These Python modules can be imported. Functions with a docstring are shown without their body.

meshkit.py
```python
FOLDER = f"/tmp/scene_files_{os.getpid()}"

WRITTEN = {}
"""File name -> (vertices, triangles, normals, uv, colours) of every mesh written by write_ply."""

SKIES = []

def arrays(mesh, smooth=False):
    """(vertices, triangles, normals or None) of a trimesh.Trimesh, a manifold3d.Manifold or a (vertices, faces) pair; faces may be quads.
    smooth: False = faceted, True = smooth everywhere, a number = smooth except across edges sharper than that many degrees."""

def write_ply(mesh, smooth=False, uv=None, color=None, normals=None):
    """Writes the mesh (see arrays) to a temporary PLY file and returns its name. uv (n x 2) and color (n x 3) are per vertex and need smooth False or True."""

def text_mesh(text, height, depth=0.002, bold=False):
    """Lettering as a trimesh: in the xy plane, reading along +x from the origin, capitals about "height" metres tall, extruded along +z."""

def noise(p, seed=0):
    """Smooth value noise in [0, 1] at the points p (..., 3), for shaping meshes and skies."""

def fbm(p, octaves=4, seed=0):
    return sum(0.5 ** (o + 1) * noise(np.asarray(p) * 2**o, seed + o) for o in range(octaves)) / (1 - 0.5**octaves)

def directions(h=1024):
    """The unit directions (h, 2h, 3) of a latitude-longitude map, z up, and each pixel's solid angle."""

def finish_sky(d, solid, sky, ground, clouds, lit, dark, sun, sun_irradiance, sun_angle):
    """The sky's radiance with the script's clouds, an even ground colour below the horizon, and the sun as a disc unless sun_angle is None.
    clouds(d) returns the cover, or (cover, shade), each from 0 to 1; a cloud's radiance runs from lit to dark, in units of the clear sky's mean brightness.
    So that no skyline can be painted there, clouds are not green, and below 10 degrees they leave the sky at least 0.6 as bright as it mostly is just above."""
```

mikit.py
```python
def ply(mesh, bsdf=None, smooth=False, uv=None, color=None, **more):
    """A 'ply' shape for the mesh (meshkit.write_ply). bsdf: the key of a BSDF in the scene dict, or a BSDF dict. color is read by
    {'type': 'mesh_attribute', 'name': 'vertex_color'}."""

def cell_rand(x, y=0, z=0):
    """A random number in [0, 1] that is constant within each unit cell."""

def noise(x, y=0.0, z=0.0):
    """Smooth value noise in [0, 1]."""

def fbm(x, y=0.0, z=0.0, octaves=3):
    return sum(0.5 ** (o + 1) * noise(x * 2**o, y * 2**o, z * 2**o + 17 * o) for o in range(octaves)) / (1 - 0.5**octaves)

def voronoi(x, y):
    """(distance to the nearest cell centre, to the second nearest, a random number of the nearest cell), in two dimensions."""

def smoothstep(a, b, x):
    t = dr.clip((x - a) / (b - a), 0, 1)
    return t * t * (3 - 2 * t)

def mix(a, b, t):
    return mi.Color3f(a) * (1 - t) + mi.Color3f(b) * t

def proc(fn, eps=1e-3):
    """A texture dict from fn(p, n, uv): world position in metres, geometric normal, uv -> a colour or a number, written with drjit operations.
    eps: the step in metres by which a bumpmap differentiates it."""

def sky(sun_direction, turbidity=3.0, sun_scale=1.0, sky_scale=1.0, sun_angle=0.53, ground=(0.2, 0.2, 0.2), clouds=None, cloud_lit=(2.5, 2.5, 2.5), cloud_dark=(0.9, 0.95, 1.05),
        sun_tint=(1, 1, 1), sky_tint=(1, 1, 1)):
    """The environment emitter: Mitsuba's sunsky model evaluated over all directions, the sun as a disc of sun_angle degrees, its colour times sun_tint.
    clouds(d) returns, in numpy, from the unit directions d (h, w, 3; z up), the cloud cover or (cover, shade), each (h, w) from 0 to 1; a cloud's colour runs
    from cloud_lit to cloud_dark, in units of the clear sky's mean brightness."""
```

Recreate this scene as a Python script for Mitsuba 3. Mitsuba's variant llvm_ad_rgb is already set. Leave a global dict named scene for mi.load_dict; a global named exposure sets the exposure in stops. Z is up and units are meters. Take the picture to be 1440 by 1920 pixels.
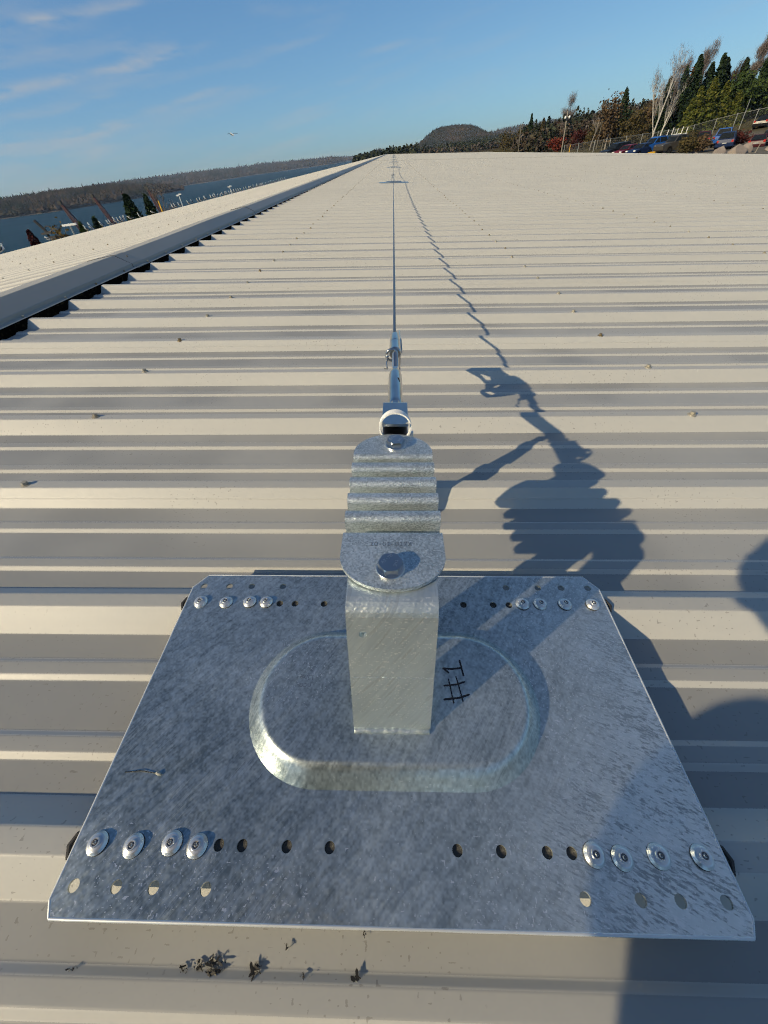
import math, random
import numpy as np, trimesh, shapely
import mitsuba as mi
import drjit as dr
import manifold3d as m3
from shapely.geometry import Polygon, LineString, Point, box
from shapely import affinity
import mikit, meshkit
from mikit import noise, fbm, smoothstep, mix

T = mi.ScalarTransform4f
rng = np.random.default_rng(7)
scene, labels = {'type': 'scene'}, {}

# ------------------------------------------------------------------ camera, sky, exposure
TILT = math.radians(4.764)                       # 1:12 roof; x runs down the right slope, y along the ridge
CT, ST = math.cos(TILT), math.sin(TILT)
ROOF = np.array([[CT, 0, ST, 0], [0, 1, 0, 0], [-ST, 0, CT, 0], [0, 0, 0, 1.0]])   # roof frame -> world
def rw(p): return ROOF[:3, :3] @ np.asarray(p, float)
EYE = rw((0, 0, .5691))
pitch, yaw, roll = .7572, -.0345, -.0228
F = np.array([math.cos(pitch) * math.sin(yaw), math.cos(pitch) * math.cos(yaw), -math.sin(pitch)])
R = np.array([math.cos(yaw), -math.sin(yaw), 0.0])
U = np.cross(R, F)
U = -R * math.sin(roll) + U * math.cos(roll)
scene['camera'] = {'type': 'perspective', 'fov': 2 * math.degrees(math.atan(720 / 715)), 'near_clip': .02, 'far_clip': 30000.0,
                   'to_world': T().look_at(origin=EYE.tolist(), target=(EYE + rw(F)).tolist(), up=rw(U).tolist())}
exposure = 1.75
SUN = rw((-1.78, -1.10, 1.0))

def cirrus(d):
    az, el = np.degrees(np.arctan2(d[..., 0], d[..., 1])), np.degrees(np.arcsin(np.clip(d[..., 2], -1, 1)))
    P = lambda u, v, w: np.stack([u, v, 0 * u + w], -1)
    wisp = meshkit.fbm(P(az / 9, el * 1.1 - az * .11, 2.0), 6, 11); grain = meshkit.fbm(P(az / 2.4 + el * .5, el * 3.2 - az * .2, 7.0), 5, 4); patch = meshkit.fbm(P(az / 22, el / 9, 5.0), 3, 8)
    c = .34 * np.clip((wisp - .48) * 3.4, 0, 1) * np.clip((patch - .36) * 4, 0, 1) * (.5 + grain)
    for a0, a1, e0, e1, w, k in ((-60, -19, 8.6, 11.2, .30, .62), (-50, -15.5, 5.3, 8.85, .34, .80), (-25, -19, 8.2, 8.9, .55, .45), (-48, -24, 3.4, 4.3, .55, .55), (-40, -25, 4.8, 6.4, .22, .35), (-30, -15, 4.1, 6.4, .30, .28), (-13, -4, 10.4, 9.8, .30, .20), (-44, -24, 9.6, 10.6, 1.1, .30), (-45, -26, 1.8, 3.0, .9, .35), (3, 14, 7.6, 9.0, .30, .10), (8, 22, 4.4, 5.6, .35, .10), (-4, 6, 3.0, 3.8, .4, .12)):
        t = (az - a0) / (a1 - a0); m = e0 + (e1 - e0) * t + (meshkit.fbm(P(az / 4, 0 * az + w, k * 9), 3, 6) - .5) * .9
        c = c + k * np.exp(-((el - m) / (w * (.6 + .9 * np.clip(1 - t, 0, 1)))) ** 2) * np.clip(t * 5, 0, 1) * np.clip((1 - t) * 5, 0, 1) * np.clip((grain - .26) * 2.6, 0, 1)
    veil = .16 * np.exp(-(el / 4.0) ** 2) * np.clip((-az + 5) / 40, 0, 1)
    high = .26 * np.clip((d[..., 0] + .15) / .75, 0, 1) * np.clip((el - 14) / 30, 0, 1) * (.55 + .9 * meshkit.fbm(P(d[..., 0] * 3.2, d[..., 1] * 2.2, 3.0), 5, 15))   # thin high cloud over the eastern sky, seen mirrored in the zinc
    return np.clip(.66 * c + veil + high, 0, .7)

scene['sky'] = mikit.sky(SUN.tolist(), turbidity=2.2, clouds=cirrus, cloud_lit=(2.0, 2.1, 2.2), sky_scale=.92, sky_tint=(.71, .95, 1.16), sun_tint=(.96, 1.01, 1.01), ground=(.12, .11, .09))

# ------------------------------------------------------------------ helpers
M4 = {}
def numbered(k):
    if k not in scene and k not in M4: return k
    i = 1
    while f'{k}_{i:03d}' in scene or f'{k}_{i:03d}' in M4: i += 1
    return f'{k}_{i:03d}'
def thing(name, label, cat, group=None):
    k = numbered(name); M4[k] = 1
    labels[k] = {'label': label, 'category': cat}
    if group: labels[k]['group'] = group
    return k
def obj(name, mesh, bsdf, parent=None, smooth=False, label=None, cat=None, group=None, kind=None, roof=False, color=None, to_world=None):
    k = numbered(f'{parent}__{name}' if parent else name)
    d = mesh if isinstance(mesh, dict) else mikit.ply(mesh, bsdf, smooth, color=color)
    M = np.eye(4) if to_world is None else np.asarray(to_world, float)
    if roof: M = ROOF @ M
    if roof or to_world is not None: d = {**d, 'to_world': T(M.tolist())}
    scene[k] = d
    e = {a: b for a, b in (('label', label), ('category', cat), ('group', group), ('kind', kind)) if b}
    if e: labels[k] = e
    return k
def mv(x, y, z, rz=0, s=1.0):
    c, n = math.cos(rz) * s, math.sin(rz) * s
    return np.array([[c, -n, 0, x], [n, c, 0, y], [0, 0, s, z], [0, 0, 0, 1.0]])
def cat(ms): return trimesh.util.concatenate(ms)
def bx(x0, x1, y0, y1, z0, z1):
    m = trimesh.creation.box((x1 - x0, y1 - y0, z1 - z0)); m.apply_translation(((x0 + x1) / 2, (y0 + y1) / 2, (z0 + z1) / 2)); return m
def extr(poly, h, z=0.0):
    m = trimesh.creation.extrude_polygon(poly, h, engine='earcut'); m.apply_translation((0, 0, z)); return m
def lathe(prof, n=28):
    return trimesh.creation.revolve(np.array(prof, float), sections=n)
def tube(pts, r, n=8, caps=True):
    p = np.asarray(pts, float); r = np.broadcast_to(np.asarray(r, float), (len(p),))
    t = np.gradient(p, axis=0); t /= np.linalg.norm(t, axis=1, keepdims=True) + 1e-12
    ref = np.array([0, 0, 1.0]) if abs(t[:, 2]).mean() < .8 else np.array([1.0, 0, 0])
    a = np.cross(t, ref); a /= np.linalg.norm(a, axis=1, keepdims=True) + 1e-12
    b = np.cross(t, a); g = np.arange(n) * 2 * np.pi / n
    v = (p[:, None] + r[:, None, None] * (np.cos(g)[None, :, None] * a[:, None] + np.sin(g)[None, :, None] * b[:, None])).reshape(-1, 3)
    f = []
    for i in range(len(p) - 1):
        for j in range(n):
            q = [i * n + j, i * n + (j + 1) % n, (i + 1) * n + (j + 1) % n, (i + 1) * n + j]
            f += [[q[0], q[2], q[1]], [q[0], q[3], q[2]]]
    if caps:
        for i, s in ((0, 1), (len(p) - 1, -1)):
            c = len(v); v = np.vstack([v, p[i]])
            for j in range(n):
                e = [c, i * n + j, i * n + (j + 1) % n]
                f.append(e if s > 0 else e[::-1])
    return trimesh.Trimesh(v, np.array(f), process=False)
def yz(poly, x0, x1):
    """a polygon drawn in (y, z), extruded along x"""
    m = trimesh.creation.extrude_polygon(poly, x1 - x0, engine='earcut')
    v = m.vertices.copy(); m.vertices = np.stack([v[:, 2] + x0, v[:, 0], v[:, 1]], 1); return m
def fillet(pts, r, n=3):
    """rounds the corners of an open polyline"""
    p = [np.array(q, float) for q in pts]; out = [p[0]]
    for i in range(1, len(p) - 1):
        a, b, c = p[i - 1], p[i], p[i + 1]
        u, v = (a - b) / np.linalg.norm(a - b), (c - b) / np.linalg.norm(c - b)
        d = min(r, .45 * np.linalg.norm(a - b), .45 * np.linalg.norm(c - b))
        s, e = b + u * d, b + v * d
        for k in range(n + 1):
            w = k / n; out.append((1 - w) ** 2 * s + 2 * w * (1 - w) * b + w * w * e)
    return np.array(out + [p[-1]])
def man(m): return m3.Manifold(m3.Mesh(np.asarray(m.vertices, np.float32), np.asarray(m.faces, np.uint32)))
def unman(m):
    q = m.to_mesh(); return trimesh.Trimesh(q.vert_properties[:, :3], q.tri_verts, process=False)
def hull(spheres, n=12):
    return m3.Manifold.batch_hull([m3.Manifold.sphere(r, n).translate(tuple(map(float, c))) for c, r in spheres])
def loft(rings, closed=True, cap=True):
    """rings: (k, n, 3)"""
    rings = np.asarray(rings, float); k, n = rings.shape[:2]
    v = rings.reshape(-1, 3); f = []
    for i in range(k - 1):
        for j in range(n if closed else n - 1):
            a, b, c, d = i * n + j, i * n + (j + 1) % n, (i + 1) * n + (j + 1) % n, (i + 1) * n + j
            f += [[a, b, c], [a, c, d]]
    v = v.copy()
    if cap:
        for i, s in ((0, -1), (k - 1, 1)):
            c = len(v); v = np.vstack([v, rings[i].mean(0)])
            for j in range(n):
                e = [c, i * n + j, i * n + (j + 1) % n]; f.append(e if s > 0 else e[::-1])
    return trimesh.Trimesh(v, np.array(f), process=False)

# ------------------------------------------------------------------ materials
def two(b): return {'type': 'twosided', 'bsdf': b}
def loc(p): return p.x * CT - p.z * ST, p.y, p.x * ST + p.z * CT        # world -> roof frame
def rgb(*c): return {'type': 'rgb', 'value': list(c)}

def paint_col(p, n, uv):
    x, y, z = loc(p)
    big = fbm(x * 1.1, y * 1.3, 0.0, octaves=4)
    run = fbm(x * .9, y * 34, 2.0, octaves=3)
    grit = noise(x * 420, y * 420, z * 420)
    spots = smoothstep(.90, .93, noise(x * 260, y * 330, 3.0)) * smoothstep(.52, .68, noise(x * 5, y * 5, 8.0))
    c = mix((.43, .424, .392), (.502, .495, .455), .55 * big + .45 * run)
    c = c * (1 - .02 * (grit - .5))
    # droppings of the gulls: pale specks with a shape of their own, and grey silt in the pans with shade painted on all level faces
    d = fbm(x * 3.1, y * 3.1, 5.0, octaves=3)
    level = smoothstep(.90, .97, dr.abs(n.x * ST + n.z * CT)); silt_shade = level * (.26 + smoothstep(.012, .0, z) * (.16 + .26 * smoothstep(.3, .7, d)))
    c = mix(c, (.178, .183, .182), dr.clip(silt_shade, 0, .75) * dr.select(z > -.01, 1.0, 0.0))
    c = mix(c, (.12, .105, .085), .4 * spots)
    white = smoothstep(.90, .93, noise(x * 95, y * 120, 1.5)) * smoothstep(.5, .62, noise(x * 1.7, y * 1.7, 4.0))
    return mix(c, (.78, .77, .74), white * .25)
def paint_left(p, n, uv):
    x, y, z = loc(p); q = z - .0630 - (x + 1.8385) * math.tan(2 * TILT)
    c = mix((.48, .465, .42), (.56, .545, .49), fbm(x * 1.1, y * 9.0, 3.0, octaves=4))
    level = smoothstep(.90, .97, dr.abs(-n.x * ST + n.z * CT)); return mix(c, (.205, .205, .197), dr.maximum(level, .8 * smoothstep(.027, .020, q)) * (.56 + smoothstep(.012, .0, q) * (.14 + .26 * smoothstep(.3, .7, fbm(x * 3.1, y * 3.1, 5.0)))))  # shade painted on level faces and lower rib sides so ribs read brighter
def paint_rough(p, n, uv):
    x, y, z = loc(p)
    return .40 + .2 * fbm(x * 3, y * 9, 1.0)
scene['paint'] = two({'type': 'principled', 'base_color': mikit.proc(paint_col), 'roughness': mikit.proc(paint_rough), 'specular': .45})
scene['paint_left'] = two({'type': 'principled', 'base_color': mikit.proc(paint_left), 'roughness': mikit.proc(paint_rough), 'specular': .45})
def trim_col(p, n, uv):
    x, y, z = loc(p)
    return mix((.31, .30, .268), (.37, .36, .32), fbm(x * 5, y * 1.5, z * 5, octaves=4))
scene['trim'] = two({'type': 'principled', 'base_color': mikit.proc(trim_col), 'roughness': .5, 'specular': .22})

def streaks(x, y, ang, l, w, s):
    c, k = math.cos(ang), math.sin(ang)
    return fbm((x * c + y * k) * l, (-x * k + y * c) * w, s, octaves=3)
def galv_rust_sheen(x, y):
    """white rust, grime and a painted pale sky sheen on the low right front of the plate"""
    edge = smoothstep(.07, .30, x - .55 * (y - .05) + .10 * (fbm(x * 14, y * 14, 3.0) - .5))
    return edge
def galv_col(p, n, uv):
    x, y, z = loc(p)
    spang = noise(x * 160, y * 160, z * 160)
    s1 = dr.lerp(streaks(x, y, .78, 30, 330, 1.0), streaks(x, y, 1.10, 26, 280, 2.0), smoothstep(.4, .6, noise(x * 6, y * 6, 2.0)))
    s2 = streaks(x, y, .95, 26, 1100, 4.0)
    cloud = fbm(x * 9, y * 9, z * 9, octaves=5)
    big = fbm(x * 3.2, y * 4.0, 4.0, octaves=3)
    fine = noise(x * 430, y * 430, 6.0)
    c = mix((.23, .275, .28), (.74, .805, .795), dr.clip(2.3 * (.17 * s1 + .29 * cloud + .15 * spang + .18 * fine + .21 * big) - .66, 0, 1))
    c = mix(c, (.88, .91, .90), .20 * smoothstep(.55, .70, s2) * smoothstep(.46, .60, fbm(x * 13 + 3, y * 13, 9.0)))
    r = galv_rust_sheen(x, y)
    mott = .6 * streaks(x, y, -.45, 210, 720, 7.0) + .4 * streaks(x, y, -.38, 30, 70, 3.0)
    c = mix(c, (.86, .90, .86), .85 * r)  # pale tone painted in for bright sky mirrored in the shaded corner
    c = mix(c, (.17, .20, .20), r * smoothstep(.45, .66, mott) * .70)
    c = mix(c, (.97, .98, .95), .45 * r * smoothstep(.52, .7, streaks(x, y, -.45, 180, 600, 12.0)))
    fleck = smoothstep(.86, .90, noise(x * 640, y * 640, 2.0)) * smoothstep(.40, .62, noise(x * 7 + 3, y * 9, 6.0))
    c = mix(c, (.92, .93, .92), .85 * fleck)
    moss = smoothstep(.47, .62, fbm(x * 40, y * 40, z * 60)) * smoothstep(.06, .0, dr.abs(x - .07)) * smoothstep(.0, .012, .112 - y) * smoothstep(.037, .039, z)
    speck = smoothstep(.87, .92, noise(x * 380, y * 380, z * 380)) * smoothstep(.15, .06, y) * smoothstep(.20, .06, dr.abs(x - .02))
    c = mix(c, (.95, .96, .94), .8 * speck)
    return mix(c, (.17, .19, .08), .35 * moss)
def galv_rough(p, n, uv):
    x, y, z = loc(p)
    s1 = streaks(x, y, .85, 30, 330, 1.0)
    cloud = fbm(x * 9, y * 9, z * 9, octaves=3)
    return dr.clip(.26 + .26 * (.5 * s1 + .5 * cloud - .25) + .06 * galv_rust_sheen(x, y), .16, .6)
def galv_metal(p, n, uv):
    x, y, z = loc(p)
    return .86 + .10 * galv_rust_sheen(x, y)
def galv_bump(p, n, uv):
    x, y, z = loc(p)
    return 1.0 * noise(x * 240, y * 240, z * 240) + 4.5 * fbm(x * 17, y * 17, z * 17, octaves=2) + .5 * streaks(x, y, .85, 30, 330, 1.0)
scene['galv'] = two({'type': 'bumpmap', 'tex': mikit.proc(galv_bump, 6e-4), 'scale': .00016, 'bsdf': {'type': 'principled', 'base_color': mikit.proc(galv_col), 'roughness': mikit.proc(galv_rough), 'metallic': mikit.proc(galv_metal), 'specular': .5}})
def post_col(p, n, uv):
    x, y, z = loc(p)
    a, b = x * .55 + z * .83, -x * .83 + z * .55
    s = fbm(a * 25, y * 40, b * 220, octaves=3)
    sp = noise(x * 520, y * 520, z * 520)
    c = mix((.41, .475, .50), (.75, .835, .85), .6 * s + .4 * fbm(x * 20, y * 20, z * 20))
    c = mix(c, (.93, .93, .90), smoothstep(.70, .85, sp) * .6 * smoothstep(.35, .6, fbm(x * 30 + 4, y * 30, z * 24)))
    c = mix(c, (.26, .27, .26), .30 * smoothstep(.60, .74, s))
    algae = smoothstep(.45, .7, fbm(x * 24, y * 24, z * 24 + 7)) * (smoothstep(.03, .0, dr.abs(z - .222)) * smoothstep(-.03, .03, x) + .5 * smoothstep(.03, .0, z - .06))
    return mix(c, (.27, .29, .17), .5 * algae)
def post_bump(p, n, uv):
    x, y, z = loc(p)
    a, b = x * .55 + z * .83, -x * .83 + z * .55
    return noise(x * 430, y * 430, z * 430) + 1.6 * fbm(a * 25, y * 40, b * 200) + 2.5 * noise(x * 60, y * 60, z * 60)
scene['galv_post'] = two({'type': 'bumpmap', 'tex': mikit.proc(post_bump, 5e-4), 'scale': .0003, 'bsdf': {'type': 'principled', 'base_color': mikit.proc(post_col), 'roughness': .42, 'metallic': .82, 'specular': .5}})
def fold_col(p, n, uv):
    x, y, z = loc(p)
    sp = noise(x * 620, y * 620, z * 620)
    c = mix((.33, .39, .41), (.70, .765, .78), smoothstep(.25, .75, .6 * sp + .4 * fbm(x * 30, y * 30, z * 30)))
    return mix(c, (.95, .96, .93), .6 * smoothstep(.62, .85, noise(x * 900, y * 900, z * 900)))
def fold_bump(p, n, uv):
    x, y, z = loc(p)
    return noise(x * 560, y * 560, z * 560) + .8 * noise(x * 1150, y * 1150, z * 1150)
scene['galv_fold'] = two({'type': 'bumpmap', 'tex': mikit.proc(fold_bump, 3e-4), 'scale': .00042, 'bsdf': {'type': 'principled', 'base_color': mikit.proc(fold_col), 'roughness': .40, 'metallic': .72, 'specular': .5}})
scene['galv_dark'] = two({'type': 'principled', 'base_color': rgb(.30, .33, .35), 'roughness': .4, 'metallic': .9})
scene['galv_edge'] = two({'type': 'principled', 'base_color': rgb(.74, .76, .75), 'roughness': .42, 'metallic': .6})
def steel_col(p, n, uv):
    x, y, z = loc(p)
    return mix((.40, .405, .41), (.58, .58, .57), fbm(x * 90, y * 30, z * 90))
scene['steel'] = two({'type': 'principled', 'base_color': mikit.proc(steel_col), 'roughness': .17, 'metallic': 1.0})
scene['bright_steel'] = two({'type': 'principled', 'base_color': rgb(.72, .71, .68), 'roughness': .28, 'metallic': 1.0})
scene['cable_steel'] = two({'type': 'principled', 'base_color': rgb(.20, .22, .25), 'roughness': .38, 'metallic': .9})
scene['white_plastic'] = two({'type': 'principled', 'base_color': rgb(.80, .79, .74), 'roughness': .4, 'specular': .5})
scene['ink'] = two({'type': 'principled', 'base_color': rgb(.006, .006, .010), 'roughness': .5})
scene['rubber'] = two({'type': 'principled', 'base_color': rgb(.035, .033, .03), 'roughness': .6})
scene['dark_void'] = two({'type': 'diffuse', 'reflectance': rgb(.02, .02, .02)})
def foam_col(p, n, uv): return mix((.02, .018, .015), (.09, .07, .04), smoothstep(.5, .75, fbm(p.x * 60, p.y * 60, p.z * 60)))
scene['foam'] = two({'type': 'diffuse', 'reflectance': mikit.proc(foam_col)})
def screw_col(p, n, uv): return mix((.36, .33, .26), (.20, .15, .08), smoothstep(.45, .7, noise(p.x * 9, p.y * 9, p.z * 9)))
scene['screw_metal'] = two({'type': 'principled', 'base_color': mikit.proc(screw_col), 'roughness': .45, 'metallic': .3})
scene['flake'] = two({'type': 'principled', 'base_color': rgb(.035, .032, .026), 'roughness': .45, 'metallic': .35})
scene['pale_flake'] = two({'type': 'principled', 'base_color': rgb(.42, .40, .33), 'roughness': .5})
scene['leafy'] = two({'type': 'diffuse', 'reflectance': {'type': 'mesh_attribute', 'name': 'vertex_color'}})

# ------------------------------------------------------------------ air
scene['haze_air'] = {'type': 'homogeneous', 'albedo': {'type': 'rgb', 'value': [.93, .95, .97]}, 'sigma_t': {'type': 'rgb', 'value': [4.6e-5, 6.0e-5, 8.2e-5]}}
scene['camera']['medium'] = {'type': 'ref', 'id': 'haze_air'}
hz = np.eye(4); hz[:3, :3] = np.diag([6600, 4400, 44.0]); hz[:3, 3] = [0, 3700, 17.0]
scene['haze'] = {'type': 'cube', 'to_world': T(hz.tolist()), 'bsdf': {'type': 'null'}, 'interior': {'type': 'ref', 'id': 'haze_air'}}
labels['haze'] = {'label': 'thin blue haze over the river and hills', 'category': 'haze', 'kind': 'stuff'}

# ------------------------------------------------------------------ the metal roof and its building
PITCH, C0 = .3048, .0488
wb = thing('metal_roof_building', 'long low building under a ribbed cream metal roof with a ridge cap', 'building')
def rib(c, up=0.0, lap=False, end=False):
    big = [(c - .0453, 0), (c - .0125, .032), (c + .0125, .032), (c + .0453, 0)]
    small = []
    for m in (c + .1005, c + .2015):
        small += [(m - .0172, 0), (m - .0095, .0055), (m + .0095, .0055), (m + .0172, 0)]
    return big, small
def panel_profile(k0):
    """one sheet: lapped over half the near slope of rib k0, three ribs wide, its last rib tucked under the next sheet"""
    pts = []
    for k in range(k0, k0 + 4):
        c = C0 + PITCH * k; b, s = rib(c)
        if k == k0:
            pts += [(c - .0305, .0148), (c - .0303, .0163), (c - .0128, .0334), (c + .0128, .0334), (c + .0453, .0004)]
        else: pts += b
        if k < k0 + 3: pts += s
    return np.vstack([pts[:1], fillet(pts[1:], .0022, 2)])
def wob(x, y, seed=0):
    p = np.stack([x * .8, y * 2.2, 0 * x + seed], -1)
    return (meshkit.noise(p, 1) - .5) * .0024 + (meshkit.noise(p * [2.6, 2.0, 1], 2) - .5) * .0010
def sheet(prof, xs, seed=0, sgn=1, amp=1.0):
    X, K = np.meshgrid(xs, np.arange(len(prof)), indexing='ij')
    Y, Z = prof[K, 0], prof[K, 1]
    dz = wob(X, Y, seed) * amp; dy = (meshkit.noise(np.stack([X * 1.1, np.floor(Y / .1016) * 7.7, 0 * X + 3], -1), 4) - .5) * .0032 * amp
    Z = Z + dz * np.where(Z < .004, 1.0, .4)
    dent = np.exp(-((X + .535) / .022) ** 2 - ((Y - .925) / .012) ** 2) * .006       # a ding in a rib left of the anchor
    v = np.stack([X * sgn, Y + dy, Z - dent], -1).reshape(-1, 3)
    n, m = len(xs), len(prof); i, j = np.meshgrid(np.arange(n - 1), np.arange(m - 1), indexing='ij')
    a = (i * m + j).ravel(); q = np.stack([a, a + m, a + m + 1, a + 1], -1)
    if sgn < 0: q = q[:, ::-1]
    return trimesh.Trimesh(v, np.vstack([q[:, [0, 1, 2]], q[:, [0, 2, 3]]]), process=False)
X0, X1, YEND = -1.694, 24.5, 131.0
xs_near = np.concatenate([np.arange(X0, 2.6, .11), np.arange(2.6, 9, .4), np.linspace(9, X1, 14)])
NEAR = 14
for j in range(-1, NEAR):
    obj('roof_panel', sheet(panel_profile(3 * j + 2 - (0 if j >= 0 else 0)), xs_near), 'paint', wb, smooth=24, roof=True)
def far_profile(ka, kb):
    pts = []
    for k in range(ka, kb):
        b, s = rib(C0 + PITCH * k); pts += b + s
    return np.array(pts)
KEND = int((YEND - C0) / PITCH)
xs_far = np.array([X0, 0, 4, 10, 17, X1])
obj('roof_panel_field', sheet(far_profile(3 * NEAR + 2, KEND), xs_far, amp=.25), 'paint', wb, roof=True, kind='stuff', label='far ribbed sheets of the right roof slope')
# left slope, folded at the ridge
A2 = -2 * TILT
APX, APZ = -1.8385, .1030
c2, s2 = math.cos(A2), math.sin(A2)
LEFT = np.array([[c2, 0, s2, APX], [0, 1, 0, 0], [-s2, 0, c2, APZ - .040], [0, 0, 0, 1.0]])
xs_left = np.concatenate([np.arange(.01, 3, .3), np.linspace(3.3, 26.5, 18)])
for j in range(0, 12):
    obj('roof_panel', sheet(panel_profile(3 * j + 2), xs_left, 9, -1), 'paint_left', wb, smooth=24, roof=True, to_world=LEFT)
obj('roof_panel_field', sheet(far_profile(38, KEND), np.array([.01, 3, 8, 15, 26.5]), 9, -1, .25), 'paint_left', wb, roof=True, to_world=LEFT, kind='stuff', label='far ribbed sheets of the left roof slope')
# ridge cap in lapped lengths
capp = fillet([(-1.700, .0338), (-1.702, .0356), (-1.735, .0372), (-1.7362, .054), (APX, APZ), (APX - .19, APZ - .19 * math.tan(-A2) + .0005)], .004, 2)
def cap_piece(y0, y1, up):
    ys = np.linspace(y0, y1, 9); r = []
    for y in ys:
        w = (meshkit.noise(np.array([[y * 1.3, 2.2, 1.0]]), 3)[0] - .5) * .006
        pr = capp.copy(); pr[:, 1] += up + w * np.clip((-1.72 - pr[:, 0]) / .1, 0, 1); r.append(np.stack([pr[:, 0], 0 * pr[:, 0] + y, pr[:, 1]], -1))
    return loft(r, closed=False, cap=False)
yj = 2.93 - 3.05 * 2
caps = []
while yj < YEND:
    ye = min(yj + 3.05 + .12, YEND)
    if yj < 45: caps.append((obj('ridge_cap', cap_piece(yj, ye, .0030 * (len(caps) % 2)), 'trim', wb, smooth=35, roof=True), yj))
    else:
        obj('ridge_cap', cap_piece(yj, YEND, 0), 'trim', wb, smooth=35, roof=True); break
    yj += 3.05
obj('closure_dark_trough', cat([bx(-1.815, -1.797, -4, YEND, -.16, .036), bx(-1.797, -1.60, -4, YEND, -.17, -.15)]), 'foam', wb, roof=True)  # foam closure plus a dark trough standing in for shade in the open gap
# screws: one turned head reused for every hole
def screw_mesh():
    w = lathe([(0.0001, 0), (.0112, 0), (.0105, .0020), (.007, .0032), (.006, .0032)], 14)
    h = trimesh.creation.cylinder(.0062, .0070, sections=6); h.apply_translation((0, 0, .0062)); return cat([w, h])
SCREW = mikit.ply(screw_mesh(), 'screw_metal', 30)
COLS = (-.84, .82, 2.48, 4.14, 5.8, 7.46)
n_sc = 0; far_sc = []
for ci, xc in enumerate(COLS):
    for k in range(-1, 120):
        y = C0 + PITCH * k + rng.normal(0, .004); x = xc + rng.normal(0, .012)
        if ci == 0 and abs(y) < 0: continue
        M = mv(x, y, .0315, rng.uniform(0, 6))
        if y < (11, 11, 6, 5, 4, 4)[ci] and n_sc < 140: obj('screw', SCREW, None, wb, roof=True, to_world=M); n_sc += 1
        elif y < 36: far_sc.append((x, y))
LCOLS = (1.25, 2.9, 4.56, 6.2, 7.9, 9.5, 11.2, 12.8, 14.5)
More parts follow.
